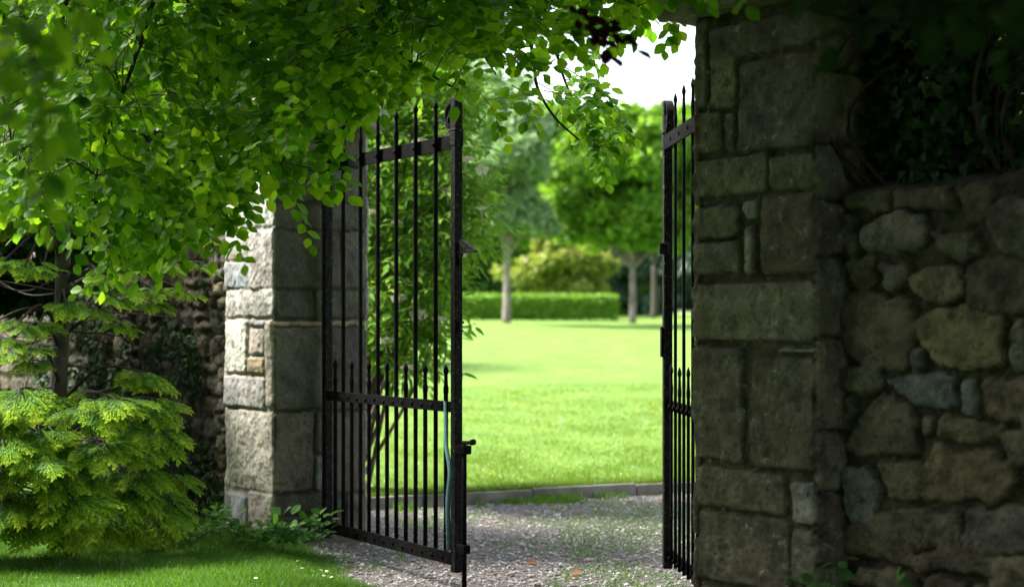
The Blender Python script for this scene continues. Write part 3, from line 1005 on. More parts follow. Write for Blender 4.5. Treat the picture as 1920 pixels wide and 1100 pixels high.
class Leaves:
    def __init__(s):
        s.p, s.d, s.n, s.s, s.tw = [], [], [], [], []

    def twig(s, pts, r0, r1, nn=4):
        s.tw.append(tube(pts, np.linspace(r0, r1, len(pts)), nn, False))

    def line(s, pts, size, step, up, spread=.85, start=.1):
        """alternate leaves along a twig"""
        pts = np.asarray(pts)
        sg = np.linalg.norm(np.diff(pts, axis=0), axis=1)
        cu = np.concatenate([[0], np.cumsum(sg)])
        Ln = cu[-1]
        q = np.arange(start * Ln, Ln + 1e-6, step)
        if len(q) == 0:
            return
        P_ = np.stack([np.interp(q, cu, pts[:, a]) for a in range(3)], 1)
        T_ = nrm(np.stack([np.interp(q, (cu[1:] + cu[:-1]) / 2, np.gradient(pts, axis=0)[1:, a]) for a in range(3)], 1))
        sgn = np.where(np.arange(len(q)) % 2, 1, -1)[:, None]
        side_ = nrm(np.cross(T_, up)) * sgn
        dr = nrm(T_ * (1 - spread * .5) + side_ * spread + R.normal(0, .22, (len(q), 3)) + np.array([0, 0, -.12]))
        dr[-1] = nrm(T_[-1] + R.normal(0, .15, 3))
        s.p.append(P_); s.d.append(dr)
        s.n.append(up + R.normal(0, .24, (len(q), 3)))
        s.s.append(size * R.uniform(.65, 1.15, len(q)))

    def spray(s, pts, size=.066, width=.17, up=None, step=.03):
        """a flat beech spray: leading twig with side twigs"""
        if up is None:
            up = nrm(np.array([0, 0, .8]) + R.normal(0, .26, 3) + np.array([0, -.72, 0]))
        pts = np.asarray(pts)
        Ln = np.linalg.norm(np.diff(pts, axis=0), axis=1).sum()
        s.twig(pts, .0028, .0010)
        s.line(pts, size, step, up, start=.25)
        m_ = max(2, int(Ln / .075))
        for j in range(m_):
            f = .18 + .72 * j / m_
            i = min(len(pts) - 2, int(f * (len(pts) - 1)))
            t = nrm(pts[i + 1] - pts[i])
            sd_ = nrm(np.cross(t, up)) * (1 if j % 2 else -1)
            L2 = width * (1.15 - f) * R.uniform(.6, 1.3)
            dirn = nrm(t * .75 + sd_ * .8 + R.normal(0, .15, 3))
            q = np.linspace(0, 1, 6)[:, None]
            sp_ = pts[i] + dirn * L2 * q + np.array([0, 0, -.06 * L2 / .15]) * q ** 2 * .4
            s.twig(sp_, .0014, .0007, 3)
            s.line(sp_, size * .95, step * .95, up, start=.12)

    def arrays(s):
        return tuple(np.concatenate(x) for x in (s.p, s.d, s.n, s.s))


def place_parent(o, e):
    o.parent = e
    o.matrix_parent_inverse = Matrix.Translation(-Vector(e.location))


# ------------------------------------------------------------------ overhanging beech
beech = thing('beech_tree', 'large beech tree whose leafy branches hang over the gate and fill the top', 'tree', (-5.2, 3.2, 0))
trunk = tube(curve([(-5.2, 3.2, -.2), (-5.15, 3.2, 1.2), (-5.0, 3.25, 3.0), (-4.8, 3.3, 5.0), (-4.6, 3.2, 7.2)], 8), np.linspace(.42, .2, 33), 14)
place_parent(build('trunk', [trunk], M['bark'], None, True), beech)
limbs = [[(-5.0, 3.2, 3.0), (-3.4, 4.6, 4.3), (-1.6, 6.0, 4.4), (.4, 6.9, 4.1), (1.2, 7.4, 3.6)],
         [(-5.0, 3.2, 3.4), (-3.8, 5.2, 4.2), (-2.4, 6.6, 3.9), (-1.2, 7.1, 3.3)],
         [(-4.9, 3.2, 2.8), (-4.0, 5.4, 3.5), (-3.0, 7.0, 3.4), (-2.2, 7.4, 3.0)],
         [(-4.8, 3.2, 4.4), (-3, 2.6, 5.2), (-.5, 2.2, 5.3), (2.4, 2.6, 4.8)],
         [(-4.8, 3.2, 3.8), (-2.6, 3.8, 4.6), (0, 4.4, 4.6), (2.2, 5.0, 4.2)]]
boughs = [
    [px(520, -150, 7.0), px(470, -40, 6.9), px(444, 80, 6.8), px(425, 170, 6.8), px(392, 250, 6.8), px(365, 300, 6.8), px(360, 350, 6.8), px(355, 400, 6.8)],
    [px(960, -170, 7.2), px(1010, -20, 7.2), px(1028, 60, 7.2), px(1045, 105, 7.2), px(1055, 140, 7.2), px(1075, 190, 7.2), px(1105, 250, 7.2)],
    [px(960, -120, 7.0), px(985, 20, 7.0), px(1000, 110, 7.0), px(1008, 165, 7.0), px(1040, 220, 7.0), px(1085, 262, 7.0)],
    [px(640, -170, 6.7), px(655, -60, 6.6), px(690, 20, 6.5), px(740, 90, 6.5), px(790, 130, 6.5), px(860, 170, 6.5)],
    [px(560, -160, 6.9), px(500, -20, 6.9), px(470, 60, 6.9), px(505, 130, 6.9), px(540, 170, 6.9)],
    [px(200, -170, 6.4), px(130, -20, 6.3), px(110, 120, 6.3), px(112, 230, 6.3), px(105, 300, 6.3)],
    [px(365, 300, 6.8), px(330, 292, 6.7), px(290, 285, 6.7)],
    [px(392, 250, 6.8), px(440, 245, 6.8), px(480, 260, 6.8)],
    [px(800, -170, 6.8), px(830, -40, 6.8), px(880, 60, 6.8), px(930, 140, 6.8)],
    [px(1240, -200, 6.3), px(1270, -60, 6.3), px(1285, 10, 6.3)],
    [px(320, -170, 6.2), px(290, -10, 6.1), px(250, 120, 6.1), px(210, 230, 6.1), px(180, 330, 6.2)],
    [px(-60, -170, 6.8), px(-30, 40, 6.8), px(10, 200, 6.8), px(30, 330, 6.8)],
]
ch = []
nodes = []
for L_ in limbs:
    c_ = curve(L_, 8)
    ch.append(tube(c_, np.linspace(.11, .025, len(c_)), 8))
    nodes.append(c_[len(c_) // 3:])
for b_ in boughs:
    c_ = curve(b_, 6)
    rr = np.linspace(.013, .0045, len(c_))
    ch.append(tube(c_, rr, 6))
    nodes.append(c_)
    # up to the nearest limb
    ln = np.concatenate(nodes[:len(limbs)])
    a = c_[0]
    if a[2] > 2.95:
        j = np.argmin(np.linalg.norm(ln - (a + np.array([-.4, -.3, .5])), axis=1))
        mid = (ln[j] + a) / 2 + np.array([0, 0, .15])
        ch.append(tube(curve([ln[j], mid, a], 6), np.linspace(.022, .013, 13), 6))
place_parent(build('branches', ch, M['twig'], None, True), beech)
BN = np.concatenate(nodes[len(limbs):])

region = np.array([(-60, -140), (1200, -140), (1260, 10), (1180, 40), (1120, 95), (1085, 130), (1060, 165), (960, 115), (880, 105), (820, 100), (740, 100), (690, 130), (640, 190),
                   (590, 250), (520, 280), (455, 330), (400, 440), (310, 470), (220, 465), (130, 440), (60, 390), (-60, 360)], float)
LV = Leaves()


def add_spray(a, b, Y0, Y1, droop=.05, size=.066, width=.17):
    p0, p1 = px(a[0], a[1], Y0), px(b[0], b[1], Y1)
    mid = (p0 + p1) / 2 + np.array([0, 0, droop]) + R.normal(0, .012, 3)
    LV.spray(curve([p0, mid, p1], 7), size * 1.12, width, None, .034)
    return p0


cnt = 0
while cnt < 500:
    x, y = (R.uniform(-60, 1260 if cnt < 340 else 540), R.uniform(-80, 480)) if cnt < 410 else (R.uniform(60, 960), R.uniform(-60, 200))
    if sd_poly(np.array([x]), np.array([y]), region)[0] < 8:
        continue
    if x > 520:
        Y = R.uniform(5.7, 7.15)
    else:
        Y = R.uniform(5.9, 8.0)
    c = px(x, y, Y)
    dist = np.linalg.norm((BN - c) * np.array([1, .6, 1]), axis=1) + .6 * np.maximum(0, c[2] - BN[:, 2])
    j = np.argmin(dist)
    out = c - BN[j]
    out = nrm(out * np.array([1, .5, .6]) + R.normal(0, .12, 3) + np.array([.0, -.05, -.18]))
    L_ = R.uniform(.28, .5)
    p0, p1 = c - out * L_ * .55, c + out * L_ * .45
    p1[2] -= .05
    LV.twig(curve([BN[j], (BN[j] + p0) / 2 + np.array([0, 0, .04]), p0], 4), .0035, .0026, 4)
    LV.spray(curve([p0, (p0 + p1) / 2 + np.array([0, 0, .03]), p1], 7), R.uniform(.062, .080), .17, None, .036)
    cnt += 1
for a, b, Y, sz_, wd in [((1050, 120), (1200, 275), 7.2, .062, .15), ((1075, 190), (1130, 345), 7.2, .06, .13), ((1020, 170), (1190, 262), 7.1, .06, .14), ((1085, 250), (1150, 300), 7.2, .058, .1),
                         ((1060, 150), (1125, 200), 7.2, .06, .14), ((1030, 90), (1120, 130), 7.2, .06, .13), ((1000, 150), (1120, 275), 7.25, .06, .13), ((1040, 185), (1165, 295), 7.25, .06, .13), ((1095, 235), (1205, 280), 7.2, .06, .10), ((1095, 260), (1140, 345), 7.2, .06, .09), ((1120, 240), (1185, 320), 7.25, .06, .10), ((930, 180), (1015, 255), 7.0, .06, .12), ((905, 180), (948, 272), 6.9, .06, .10), ((960, 160), (1010, 235), 6.9, .06, .13),
                         ((440, 200), (560, 300), 6.7, .066, .17), ((470, 230), (600, 340), 6.7, .066, .17), ((430, 260), (520, 360), 6.8, .066, .17), ((520, 190), (650, 290), 6.6, .066, .17), ((560, 170), (690, 250), 6.6, .066, .15), ((410, 230), (490, 330), 6.9, .066, .16), ((480, 280), (610, 370), 6.6, .066, .15), ((400, 320), (480, 390), 6.8, .066, .14), ((300, 380), (210, 500), 6.8, .066, .17), ((360, 420), (400, 500), 6.8, .066, .14), ((500, 230), (585, 462), 6.6, .07, .11), ((520, 300), (662, 378), 6.5, .07, .15), ((560, 260), (650, 330), 6.5, .07, .15),
                         ((755, 95), (622, 262), 6.4, .066, .15), ((720, 160), (640, 270), 6.4, .066, .14), ((690, 190), (640, 215), 6.4, .07, .12),
                         ((350, 400), (140, 555), 6.8, .066, .15), ((330, 420), (255, 535), 6.8, .066, .14), ((400, 380), (300, 530), 6.8, .066, .16), ((420, 400), (460, 500), 6.7, .07, .10),
                         ((380, 350), (250, 440), 6.8, .066, .18), ((400, 330), (470, 420), 6.8, .07, .14), ((300, 300), (180, 400), 6.6, .066, .17), ((420, 300), (330, 420), 6.8, .066, .17),
                         ((1285, -30), (1245, 105), 6.3, .055, .10), ((1290, 0), (1268, 90), 6.3, .055, .08), ((1210, -60), (1265, 60), 6.4, .055, .14), ((1150, -20), (1230, 40), 6.6, .06, .14),
                         ((1180, -60), (1300, 5), 5.2, .06, .12), ((1240, -60), (1330, 20), 5.2, .06, .12), ((1150, -50), (1250, 10), 5.3, .06, .12), ((1300, -50), (1400, 15), 5.1, .06, .12), ((1120, -30), (1190, 40), 6.0, .06, .13), ((860, 120), (850, 205), 6.4, .066, .12), ((800, 100), (740, 190), 6.5, .066, .14)]:
    add_spray(a, b, Y, Y - .15, .04, sz_, wd)
# near branch hanging close to the lens, upper left
for a, b, Y in [((20, -60), (90, 440), 2.9), ((-30, -80), (120, 330), 3.0), ((60, -120), (200, 150), 3.3), ((-60, 40), (60, 350), 3.0)]:
    p0, p1 = px(a[0], a[1], Y), px(b[0], b[1], Y)
    LV.spray(curve([p0, (p0 + p1) / 2 + np.array([.02, 0, .02]), p1], 7), .062, .10, None, .036)
SHL = Leaves()
M['leaf_shaded'] = foliage('shaded_leaf', [(.022, .010, .012), (.035, .014, .016)], .25, (1.6, .9, .8), .004)  # beech leaves in shade, coloured as near-black purple silhouettes
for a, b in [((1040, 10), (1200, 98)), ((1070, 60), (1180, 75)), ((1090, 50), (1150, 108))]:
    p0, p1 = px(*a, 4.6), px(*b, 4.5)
    SHL.spray(curve([p0, (p0 + p1) / 2 + np.array([0, 0, .02]), p1], 7), .055, .07, None, .034)
p_, d_, n_, s_ = SHL.arrays()
place_parent(build('shaded_leaves', [scatter(LT, LF, p_, d_, n_, s_)], M['leaf_shaded']), beech)
LV.tw += SHL.tw
LV.twig(curve([px(960, -120, 7.0), px(1000, -90, 5.6), px(1040, 10, 4.6)], 8), .006, .003)
p_, d_, n_, s_ = LV.arrays()
lv = build('leaves', [scatter(LT, LF, p_, d_, n_, s_)], M['leaf'])
place_parent(lv, beech)
place_parent(build('twigs', LV.tw, M['twig']), beech)


def crown_cards(clumps, k, size, tV=DT, tF=DF, shell=(.62, 1.0), flat=.6):
    cs = np.array([c for c, r in clumps]); rs = np.array([np.broadcast_to(r, 3) for c, r in clumps])
    wgt = (rs.prod(1)) ** .667
    ix = R.choice(len(clumps), k, p=wgt / wgt.sum())
    u_ = nrm(rvec(k))
    pos = cs[ix] + u_ * rs[ix] * (R.uniform(shell[0], shell[1], k) ** 1)[:, None]
    nz = nrm(u_ * flat + rvec(k, .55) + np.array([0, 0, .35]))
    dx = rvec(k) + np.array([0, 0, -.3])
    return pos, dx, nz, size * R.uniform(.6, 1.3, k)


def crown(clumps, k, size, keep=None, **kw):
    pos, dx, nz, s = crown_cards(clumps, k, size, **kw)
    if keep is not None:
        m_ = keep(pos)
        pos, dx, nz, s = pos[m_], dx[m_], nz[m_], s[m_]
    return scatter(DT, DF, pos, dx, nz, s)


# the crown overhead and behind the viewer: leaves out of the picture that shade the gate
above = lambda p: p[:, 2] > 1.75 + .235 * np.maximum(p[:, 1], -3)
cl = []
for _ in range(120):
    x, y = R.uniform(-5.5, 3.6), R.uniform(-5, 6.9)
    z = R.uniform(3.5, 6.2)
    if x < -2.4 and y > 5.4:
        continue
    cl.append((np.array([x, y, z]), R.uniform(.7, 1.25)))
for _ in range(34):
    cl.append((np.array([R.uniform(-2.2, 1.2), R.uniform(4.2, 6.6), R.uniform(3.5, 4.6)]), R.uniform(.5, .8)))
for _ in range(40):                      # unseen skirt behind the viewer, added to hold back sky light
    x, y = R.uniform(-7, 4), R.uniform(-6.5, -3)
    cl.append((np.array([x, y, R.uniform(.8, 4)]), R.uniform(.8, 1.2)))
for _ in range(70):  # unseen low clumps left of the lawn, added to cut sky light
    cl.append((np.array([R.uniform(-6.2, -4.7), R.uniform(3, 11), R.uniform(.3, 2.7)]), R.uniform(.5, .8)))
for _ in range(46):  # unseen clumps left of the viewer, added to darken the right wall
    cl.append((np.array([R.uniform(-6, -2.6), R.uniform(-4, 3.6), R.uniform(1.2, 4)]), R.uniform(.6, .9)))
place_parent(build('unseen_leaves', [crown(cl, 130000, .20, lambda p: ((above(p)) & ~((p[:, 0] < -2.0) & (p[:, 1] > 5.9)) & (p[:, 1] < 6.9)) | (p[:, 1] < -2) | ((p[:, 0] < -1.9) & (p[:, 0] < -.5 - .40 * p[:, 1]) & (p[:, 1] < 4.4)) | ((p[:, 0] < -4.2) & (p[:, 1] > 2) & (p[:, 2] < 3.2)), shell=(.2, 1.0))], M['leaf_far']), beech)

# ------------------------------------------------------------------ golden conifer
def frond_template():
    """a flat fan spray of scale leaves; returns vertices, quads, tip value"""
    V, Fq, T = [], [], []

    def dia(a, b, wd, t0, t1):
        a, b = np.array(a), np.array(b)
        e = b - a
        pn = np.array([-e[1], e[0]]) / (np.linalg.norm(e) + 1e-9) * wd
        m_ = a + e * .4
        i = len(V)
        for q, t in ((a, t0), (m_ + pn, (t0 + t1) / 2), (b, t1), (m_ - pn, (t0 + t1) / 2)):
            V.append(q); T.append(t)
        Fq.append((i, i + 3, i + 2, i + 1))
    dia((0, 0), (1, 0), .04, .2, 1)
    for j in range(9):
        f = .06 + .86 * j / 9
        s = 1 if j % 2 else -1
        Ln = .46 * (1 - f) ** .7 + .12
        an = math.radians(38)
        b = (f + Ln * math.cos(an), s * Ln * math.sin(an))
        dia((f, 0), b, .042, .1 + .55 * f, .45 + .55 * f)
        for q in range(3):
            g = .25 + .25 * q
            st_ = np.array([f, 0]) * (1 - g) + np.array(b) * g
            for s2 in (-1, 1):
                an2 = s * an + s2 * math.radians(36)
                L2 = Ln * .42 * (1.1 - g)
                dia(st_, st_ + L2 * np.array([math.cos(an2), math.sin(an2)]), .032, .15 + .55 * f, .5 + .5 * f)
    V = np.array(V)
    z = -.22 * V[:, 0] ** 2 - .10 * np.abs(V[:, 1]) + .015 * np.sin(V[:, 0] * 30)
    return np.column_stack([V, z]), np.array(Fq), np.array(T)


FV, FF, FT = frond_template()
con = thing('golden_conifer', 'golden-tipped conifer with layered feathery boughs sweeping down to the lawn', 'conifer', (-2.78, 8.75, 0))
tr = tube(curve([(-2.78, 8.75, -.1), (-2.80, 8.76, .8), (-2.76, 8.74, 1.6), (-2.8, 8.8, 2.6), (-2.78, 8.8, 3.6)], 6), np.linspace(.06, .035, 25), 10)
place_parent(build('trunk', [tr], M['bark'], None, True), con)
fp, fd, fn, fs, ft, bt = [], [], [], [], [], []


def bough(tip, base_z=None, nf=15, fsz=.19, aim=None, spread=78, slope=.55):
    """a bough from the trunk ending in a flat, drooping fan of fronds"""
    tip = np.asarray(tip)
    axis = np.array([-2.78, 8.76, tip[2]])
    base = np.array([-2.78, 8.76, (tip[2] + R.uniform(.0, .25)) if base_z is None else base_z])
    o = nrm((tip - axis) * [1, 1, 0]) * .7 + np.array([.35, -.55, 0]) if aim is None else np.array([aim[0], aim[1], 0.])
    o = nrm(o + R.normal(0, .12, 3) * [1, 1, 0])
    mup = nrm(np.array([0, 0, 1.]) + o * slope + R.normal(0, .08, 3))
    o2 = nrm(o - mup * (o @ mup))
    sd_ = np.cross(mup, o2)
    heart = tip - o2 * .16 * (fsz / .19)
    mid = base * .5 + heart * .5 + np.array([0, 0, R.uniform(.05, .14)])
    c_ = curve([base, mid, heart, tip - o2 * .03], 9)
    bt.append(tube(c_, np.linspace(.013, .0025, len(c_)), 5, False))
    for j in range(nf):
        a = math.radians(-spread + 2 * spread * (j + R.random()) / nf)
        r0 = R.uniform(0, .13) * fsz / .19
        dr = math.cos(a) * o2 + math.sin(a) * sd_
        fp.append(heart + dr * r0 * np.array([1, 1, 1]) + mup * R.normal(0, .010) - np.array([0, 0, .05 * r0]))
        fd.append(nrm(dr + R.normal(0, .10, 3) - np.array([0, 0, .04])))
        fn.append(nrm(mup + R.normal(0, .12, 3)))
        fs.append(fsz * R.uniform(.7, 1.15) * (1.05 - .3 * abs(math.sin(a))))
        ft.append(R.uniform(-.10, .10))


def depth_at(x, y):
    """front of the mound of boughs: nearest in the middle, falling back to its top and side"""
    u_, v_ = (x - 60) / 290, (830 - y) / 150
    return 7.55 + .75 * max(0, u_) ** 2 + .55 * max(0, v_) ** 2


top_of = lambda x: np.interp(x, [-150, 0, 60, 120, 150, 200, 290, 320, 345], [745, 750, 735, 735, 760, 715, 690, 800, 880])
pts_ = []
tries = 0
while tries < 3000:
    tries += 1
    x, y = R.uniform(-130, 345), R.uniform(690, 985)
    if y < top_of(x) or x > np.interp(y, [690, 800, 860, 930, 985], [290, 320, 338, 345, 315]):
        continue
    if pts_ and min(((x - a) / 1.35) ** 2 + (y - b) ** 2 for a, b in pts_) < 40 ** 2:
        continue
    pts_.append((x, y))
for x, y in pts_:
    bough(px(x, y + 6, depth_at(x, y) + R.uniform(-.22, .2)), max(.05, px(x, y, 8)[2] - R.uniform(.1, .35)), 15, .215, spread=64, slope=.38)
# a second, darker layer inside
for x, y in pts_[::5]:
    bough(px(x - 25, y + 10, depth_at(x, y) + .3), max(.05, px(x, y, 8)[2] - R.uniform(.1, .35)), 10, .18)
# middle tiers
for x, y, Y in [(130, 575, 8.1), (190, 590, 8.1), (235, 612, 8.2), (210, 560, 8.1), (290, 575, 8.3), (350, 550, 8.45), (310, 545, 8.35), (255, 550, 8.2), (390, 500, 8.55), (330, 500, 8.45), (270, 500, 8.3), (200, 520, 8.2),
                (390, 450, 8.6), (60, 655, 8.0), (20, 640, 8.0), (75, 620, 8.1), (-20, 610, 8.1), (45, 500, 8.1), (80, 510, 8.2), (10, 490, 8.1), (40, 610, 8.0), (0, 660, 7.9), (60, 685, 8.0)]:
    bough(px(x, y, Y), px(0, y - R.uniform(-40, 50), 8.7)[2], 11, .135, slope=.3)
# upper tiers behind the beech
for _ in range(30):
    x, y, Y = R.uniform(-220, 90), R.uniform(150, 430), R.uniform(8.0, 9.0)
    bough(px(x, y, Y), None, 15, .2)
fp, fd, fn, fs, ft = map(np.array, (fp, fd, fn, fs, ft))
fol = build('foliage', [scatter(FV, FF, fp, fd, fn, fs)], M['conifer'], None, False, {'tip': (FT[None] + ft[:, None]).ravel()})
place_parent(fol, con)
# bare inner twigs
for _ in range(40):
    z = R.uniform(.3, 1.7)
    a = np.array([-2.78, 8.76, z]); e = nrm(R.normal(0, 1, 3) * np.array([1, .8, .3])) * R.uniform(.3, .9)
    bt.append(tube(curve([a, a + e * .5 + R.normal(0, .06, 3), a + e + R.normal(0, .08, 3)], 5), np.linspace(.007, .002, 11), 4, False))
place_parent(build('boughs', bt, M['twig'], None, True), con)

# ------------------------------------------------------------------ ivy and weeds
def ivy_patch(name, label, pos, size, cat='ivy', mat='ivy', up=None):
    k = len(pos)
    face = np.array([n[0], n[1], .35])
    o = build(name, [scatter(IT, IF, pos, rvec(k) * .7 + np.array([0, 0, -.8]), face + rvec(k, .45), size * R.uniform(.6, 1.25, k))], M[mat])
    return o


def wallpos(P0, v, u_, z, off):
    b_ = P0[None] + u_[:, None] * v[None] + n[None] * off[:, None]
    return np.column_stack([b_, z])


iv = thing('ivy', 'dark ivy heaped along the top of the shaded rubble wall', 'ivy', (*(PR + d * .6 - n * .2), 1.8))
k = 30000
uu = R.uniform(-.45, 1.75, k); zz = 1.80 + R.random(k) * 1.25 * (1 - .35 * np.clip((uu - .55) / .5, 0, 1))
of = -.1 - R.random(k) * .55 * np.ones(k) + .14 * (fbm(np.stack([uu * 3, zz * 3, 0 * uu], -1), 61, 3) - .4)
lim = .50 + .10 * (fbm(np.stack([0 * uu, zz * 4, 0 * uu], -1), 66, 3) - .5)
ok = (uu < lim) | (R.random(k) < .16 * np.exp(-(uu - lim) * 3))
ok &= ~((uu < .02) & (of > -REC - .75)) | (uu > .05)
uu, zz, of = uu[ok], zz[ok], of[ok]
ivl = ivy_patch('leaves', '', wallpos(PR, d, uu, zz, of), .062)
iv['label'] = 'dark ivy heaped along the top of the shaded rubble wall'
place_parent(ivl, iv)
st_ = []
for _ in range(26):
    a = wallpos(PR, d, np.array([R.uniform(.05, .8)]), np.array([1.7]), np.array([-.25]))[0]
    st_.append(tube(curve([a, a + np.array([R.normal(0, .15), 0, .5]), a + np.array([R.normal(0, .25), 0, R.uniform(.8, 1.2)])], 6), np.linspace(.012, .004, 13), 5, False))
place_parent(build('stems', st_, M['twig'], None, True), iv)

for uc, of0, hgt, k, lb in [(.20, .30, .62, 60, 'dim green leafy weed at the foot of the dark rubble wall, close to the pillar'), (.50, .50, .60, 40, 'brighter green leafy weed before the dark wall at the right edge of the picture')]:
    c0 = wallpos(PR, d, np.array([uc]), np.array([0.0]), np.array([of0]))[0]
    we = thing('wall_weed', lb, 'weed', c0)
    stm, LP, LD = [], [], []
    for q in range(7):
        e = c0 + np.array([R.normal(0, .09), R.normal(0, .09), hgt * R.uniform(.6, 1.05)])
        cv = curve([c0 + rvec(1, .02)[0] * [1, 1, 0], (c0 + e) / 2 + R.normal(0, .02, 3), e], 8)
        stm.append(tube(cv, np.linspace(.004, .0015, len(cv)), 4))
        for p in cv[3:]:
            LP.append(p); LD.append(R.normal(0, 1, 3) * [1, 1, .3])
    LP, LD = np.array(LP), np.array(LD)
    place_parent(build('leaves', [scatter(LT, LF, LP, LD, np.array([0, 0, 1.]) + rvec(len(LP), .35), R.uniform(.04, .075, len(LP)))], M['weed']), we)
    place_parent(build('stems', stm, M['weed']), we)
# ivy on the left wall between conifer and pillar
k = 9000
uu = R.uniform(.05, 3.6, k); zz = R.uniform(.05, 2.0, k)
dn = fbm(np.stack([uu * 3, zz * 2.5, 0 * uu], -1), 77, 3)
ok = dn + .2 * (1 - zz / 1.2) + .30 * sstep(.7, 1.8, uu) - .3 * (uu < .42) * (zz > .35) > .62
uu, zz = uu[ok], zz[ok]
o = ivy_patch('ivy', '', wallpos(PL, -d, uu, zz, R.uniform(.015, .12, len(uu))), .05)
tag(o, 'dark ivy climbing the low rubble wall beside the pale pillar', 'ivy')

# weeds at the foot of the left pillar: rosettes of small leaves
wp = None
spots = [(430, 985), (455, 1000), (480, 1008), (505, 1012), (528, 1015), (552, 1012), (578, 1008), (410, 975), (440, 1005), (600, 1000), (350, 1005), (310, 1010), (385, 995)]
for q, (x, y) in enumerate(spots):
    zg = .14 if x > 400 else .11
    Y = (H - zg) * F / (y + 12 - 600)
    loc = px(x, y + 12, Y)
    if wp is None:
        k = 46
        an = R.uniform(0, 2 * np.pi, k); rr = R.uniform(.0, .075, k); z = R.uniform(.01, .11, k)
        pos = np.stack([rr * np.cos(an), rr * np.sin(an), z], 1)
        dx = np.stack([np.cos(an), np.sin(an), R.uniform(-.1, .7, k)], 1)
        wp = thing('weed', 'small leafy weed growing at the foot of the pale pillar', 'weed', loc, 0, 'weeds along the foot of the pillar and wall')
        build('leaves', [scatter(LT, LF, pos, dx, np.array([0, -.3, 1.]) + rvec(k, .4), R.uniform(.03, .06, k))], M['weed'], wp)
        build('stem', [tube([(0, 0, -.02), (.004, 0, .05), (0.0, .006, .10)], [.003, .0025, .0015], 5), tube([(0, 0, -.02), (.03, .01, .05), (.05, .01, .08)], [.002, .002, .001], 5)], M['weed'], wp)
    else:
        c = dup(wp)
        c.location = loc
        c.rotation_euler = (0, 0, R.uniform(0, 6.28)); s_ = R.uniform(.7, 1.35); c.scale = (s_, s_, s_ * R.uniform(.8, 1.3))
        if x < 400:
            c['label'] = 'small leafy weed growing at the foot of the rubble wall by the conifer'

# fallen leaves on the gravel
M['dead_leaf'] = solid('dead_leaf', [(.16, .05, .025), (.22, .08, .035), (.26, .12, .05)], 30, .8, 0)
for x, y, lb in [(988, 1058, 'rust-red fallen leaf lying on the gravel just right of the bolt rod'), (1070, 1078, 'dull red fallen leaf lying on the gravel in the middle of the opening'), (652, 1040, 'brown fallen leaf on the gravel beside the edge of the front lawn')]:
    Y = H * F / (y - 600)
    p = px(x, y, Y); p[2] = float(gz(p[0:1], p[1:2])[0]) + .014
    q = build('fallen_leaf', [scatter(LT * np.array([1, 1.1, 1.6]), LF, np.zeros((1, 3)), rvec(1) * [1, 1, .1], np.array([[.2, -.4, 1]]), np.array([.065]))], M['dead_leaf'])
    q.location = p
    tag(q, lb, 'leaf')

# daisies
dz = None
for x, y in [(566, 1068), (590, 1072), (603, 1080), (596, 1066), (548, 1085), (625, 1078), (560, 1052), (610, 1062), (235, 1098), (480, 1092)]:
    Y = (H - .12) * F / (y - 600)
    loc = px(x, y, Y)
    loc[2] = float(gz(np.array([loc[0]]), np.array([loc[1]]))[0])
    if dz is None:
        dz = thing('daisy', 'tiny white daisy flowering in the front lawn near the gate', 'daisy', loc, 0, 'daisies in the front lawn')
        an = np.arange(12) / 12 * 2 * np.pi
        build('petals', [scatter(DT * np.array([1, .8, 1]), DF, np.tile([[0, 0, .05]], (12, 1)), np.stack([np.cos(an), np.sin(an), 0 * an + .1], 1), np.tile([[0, 0, 1.]], (12, 1)), np.full(12, .011))], M['petal_white'], dz)
        build('disc', [lathe([(.0038, .049), (.0035, .052), (.0005, .054)], 8)], M['petal_yellow'], dz)
        build('stem', [tube([(0, 0, 0), (.001, 0, .025), (0, 0, .05)], .001, 4)], M['weed'], dz)
    else:
        c = dup(dz); c.location = loc; c.rotation_euler = (R.normal(0, .3), R.normal(0, .3), R.uniform(0, 6))
# dandelions on the rear lawn
dd = None
for q in range(38):
    y = R.uniform(640, 870); x = R.uniform(890, 1245)
    if q < 14:
        x, y = R.uniform(1120, 1245), R.uniform(735, 800)
    Y = 12.0
    for _ in range(30):
        X = (x - 960) / F * Y
        zc = float(lz(np.array([X]), np.array([Y]))[0])
        Y = .5 * Y + .5 * max(11.5, (H - zc) * F / (y - 600))
    loc = np.array([(x - 960) / F * Y, Y, float(lz(np.array([(x - 960) / F * Y]), np.array([Y]))[0])])
    if dd is None:
        dd = thing('dandelion', 'small yellow dandelion flowering in the sunlit rear lawn', 'dandelion', loc, 0, 'dandelions on the rear lawn')
        an = R.uniform(0, 6.28, 26)
        build('flower', [scatter(DT, DF, np.tile([[0, 0, .055]], (26, 1)), np.stack([np.cos(an), np.sin(an), R.uniform(.1, .8, 26)], 1), rvec(26), np.full(26, .018))], M['petal_yellow'], dd)
        build('stem', [tube([(0, 0, 0), (0, .002, .03), (0, 0, .056)], .0016, 4)], M['weed'], dd)
    else:
        c = dup(dd); c.location = loc; c.rotation_euler = (R.normal(0, .2), R.normal(0, .2), R.uniform(0, 6))

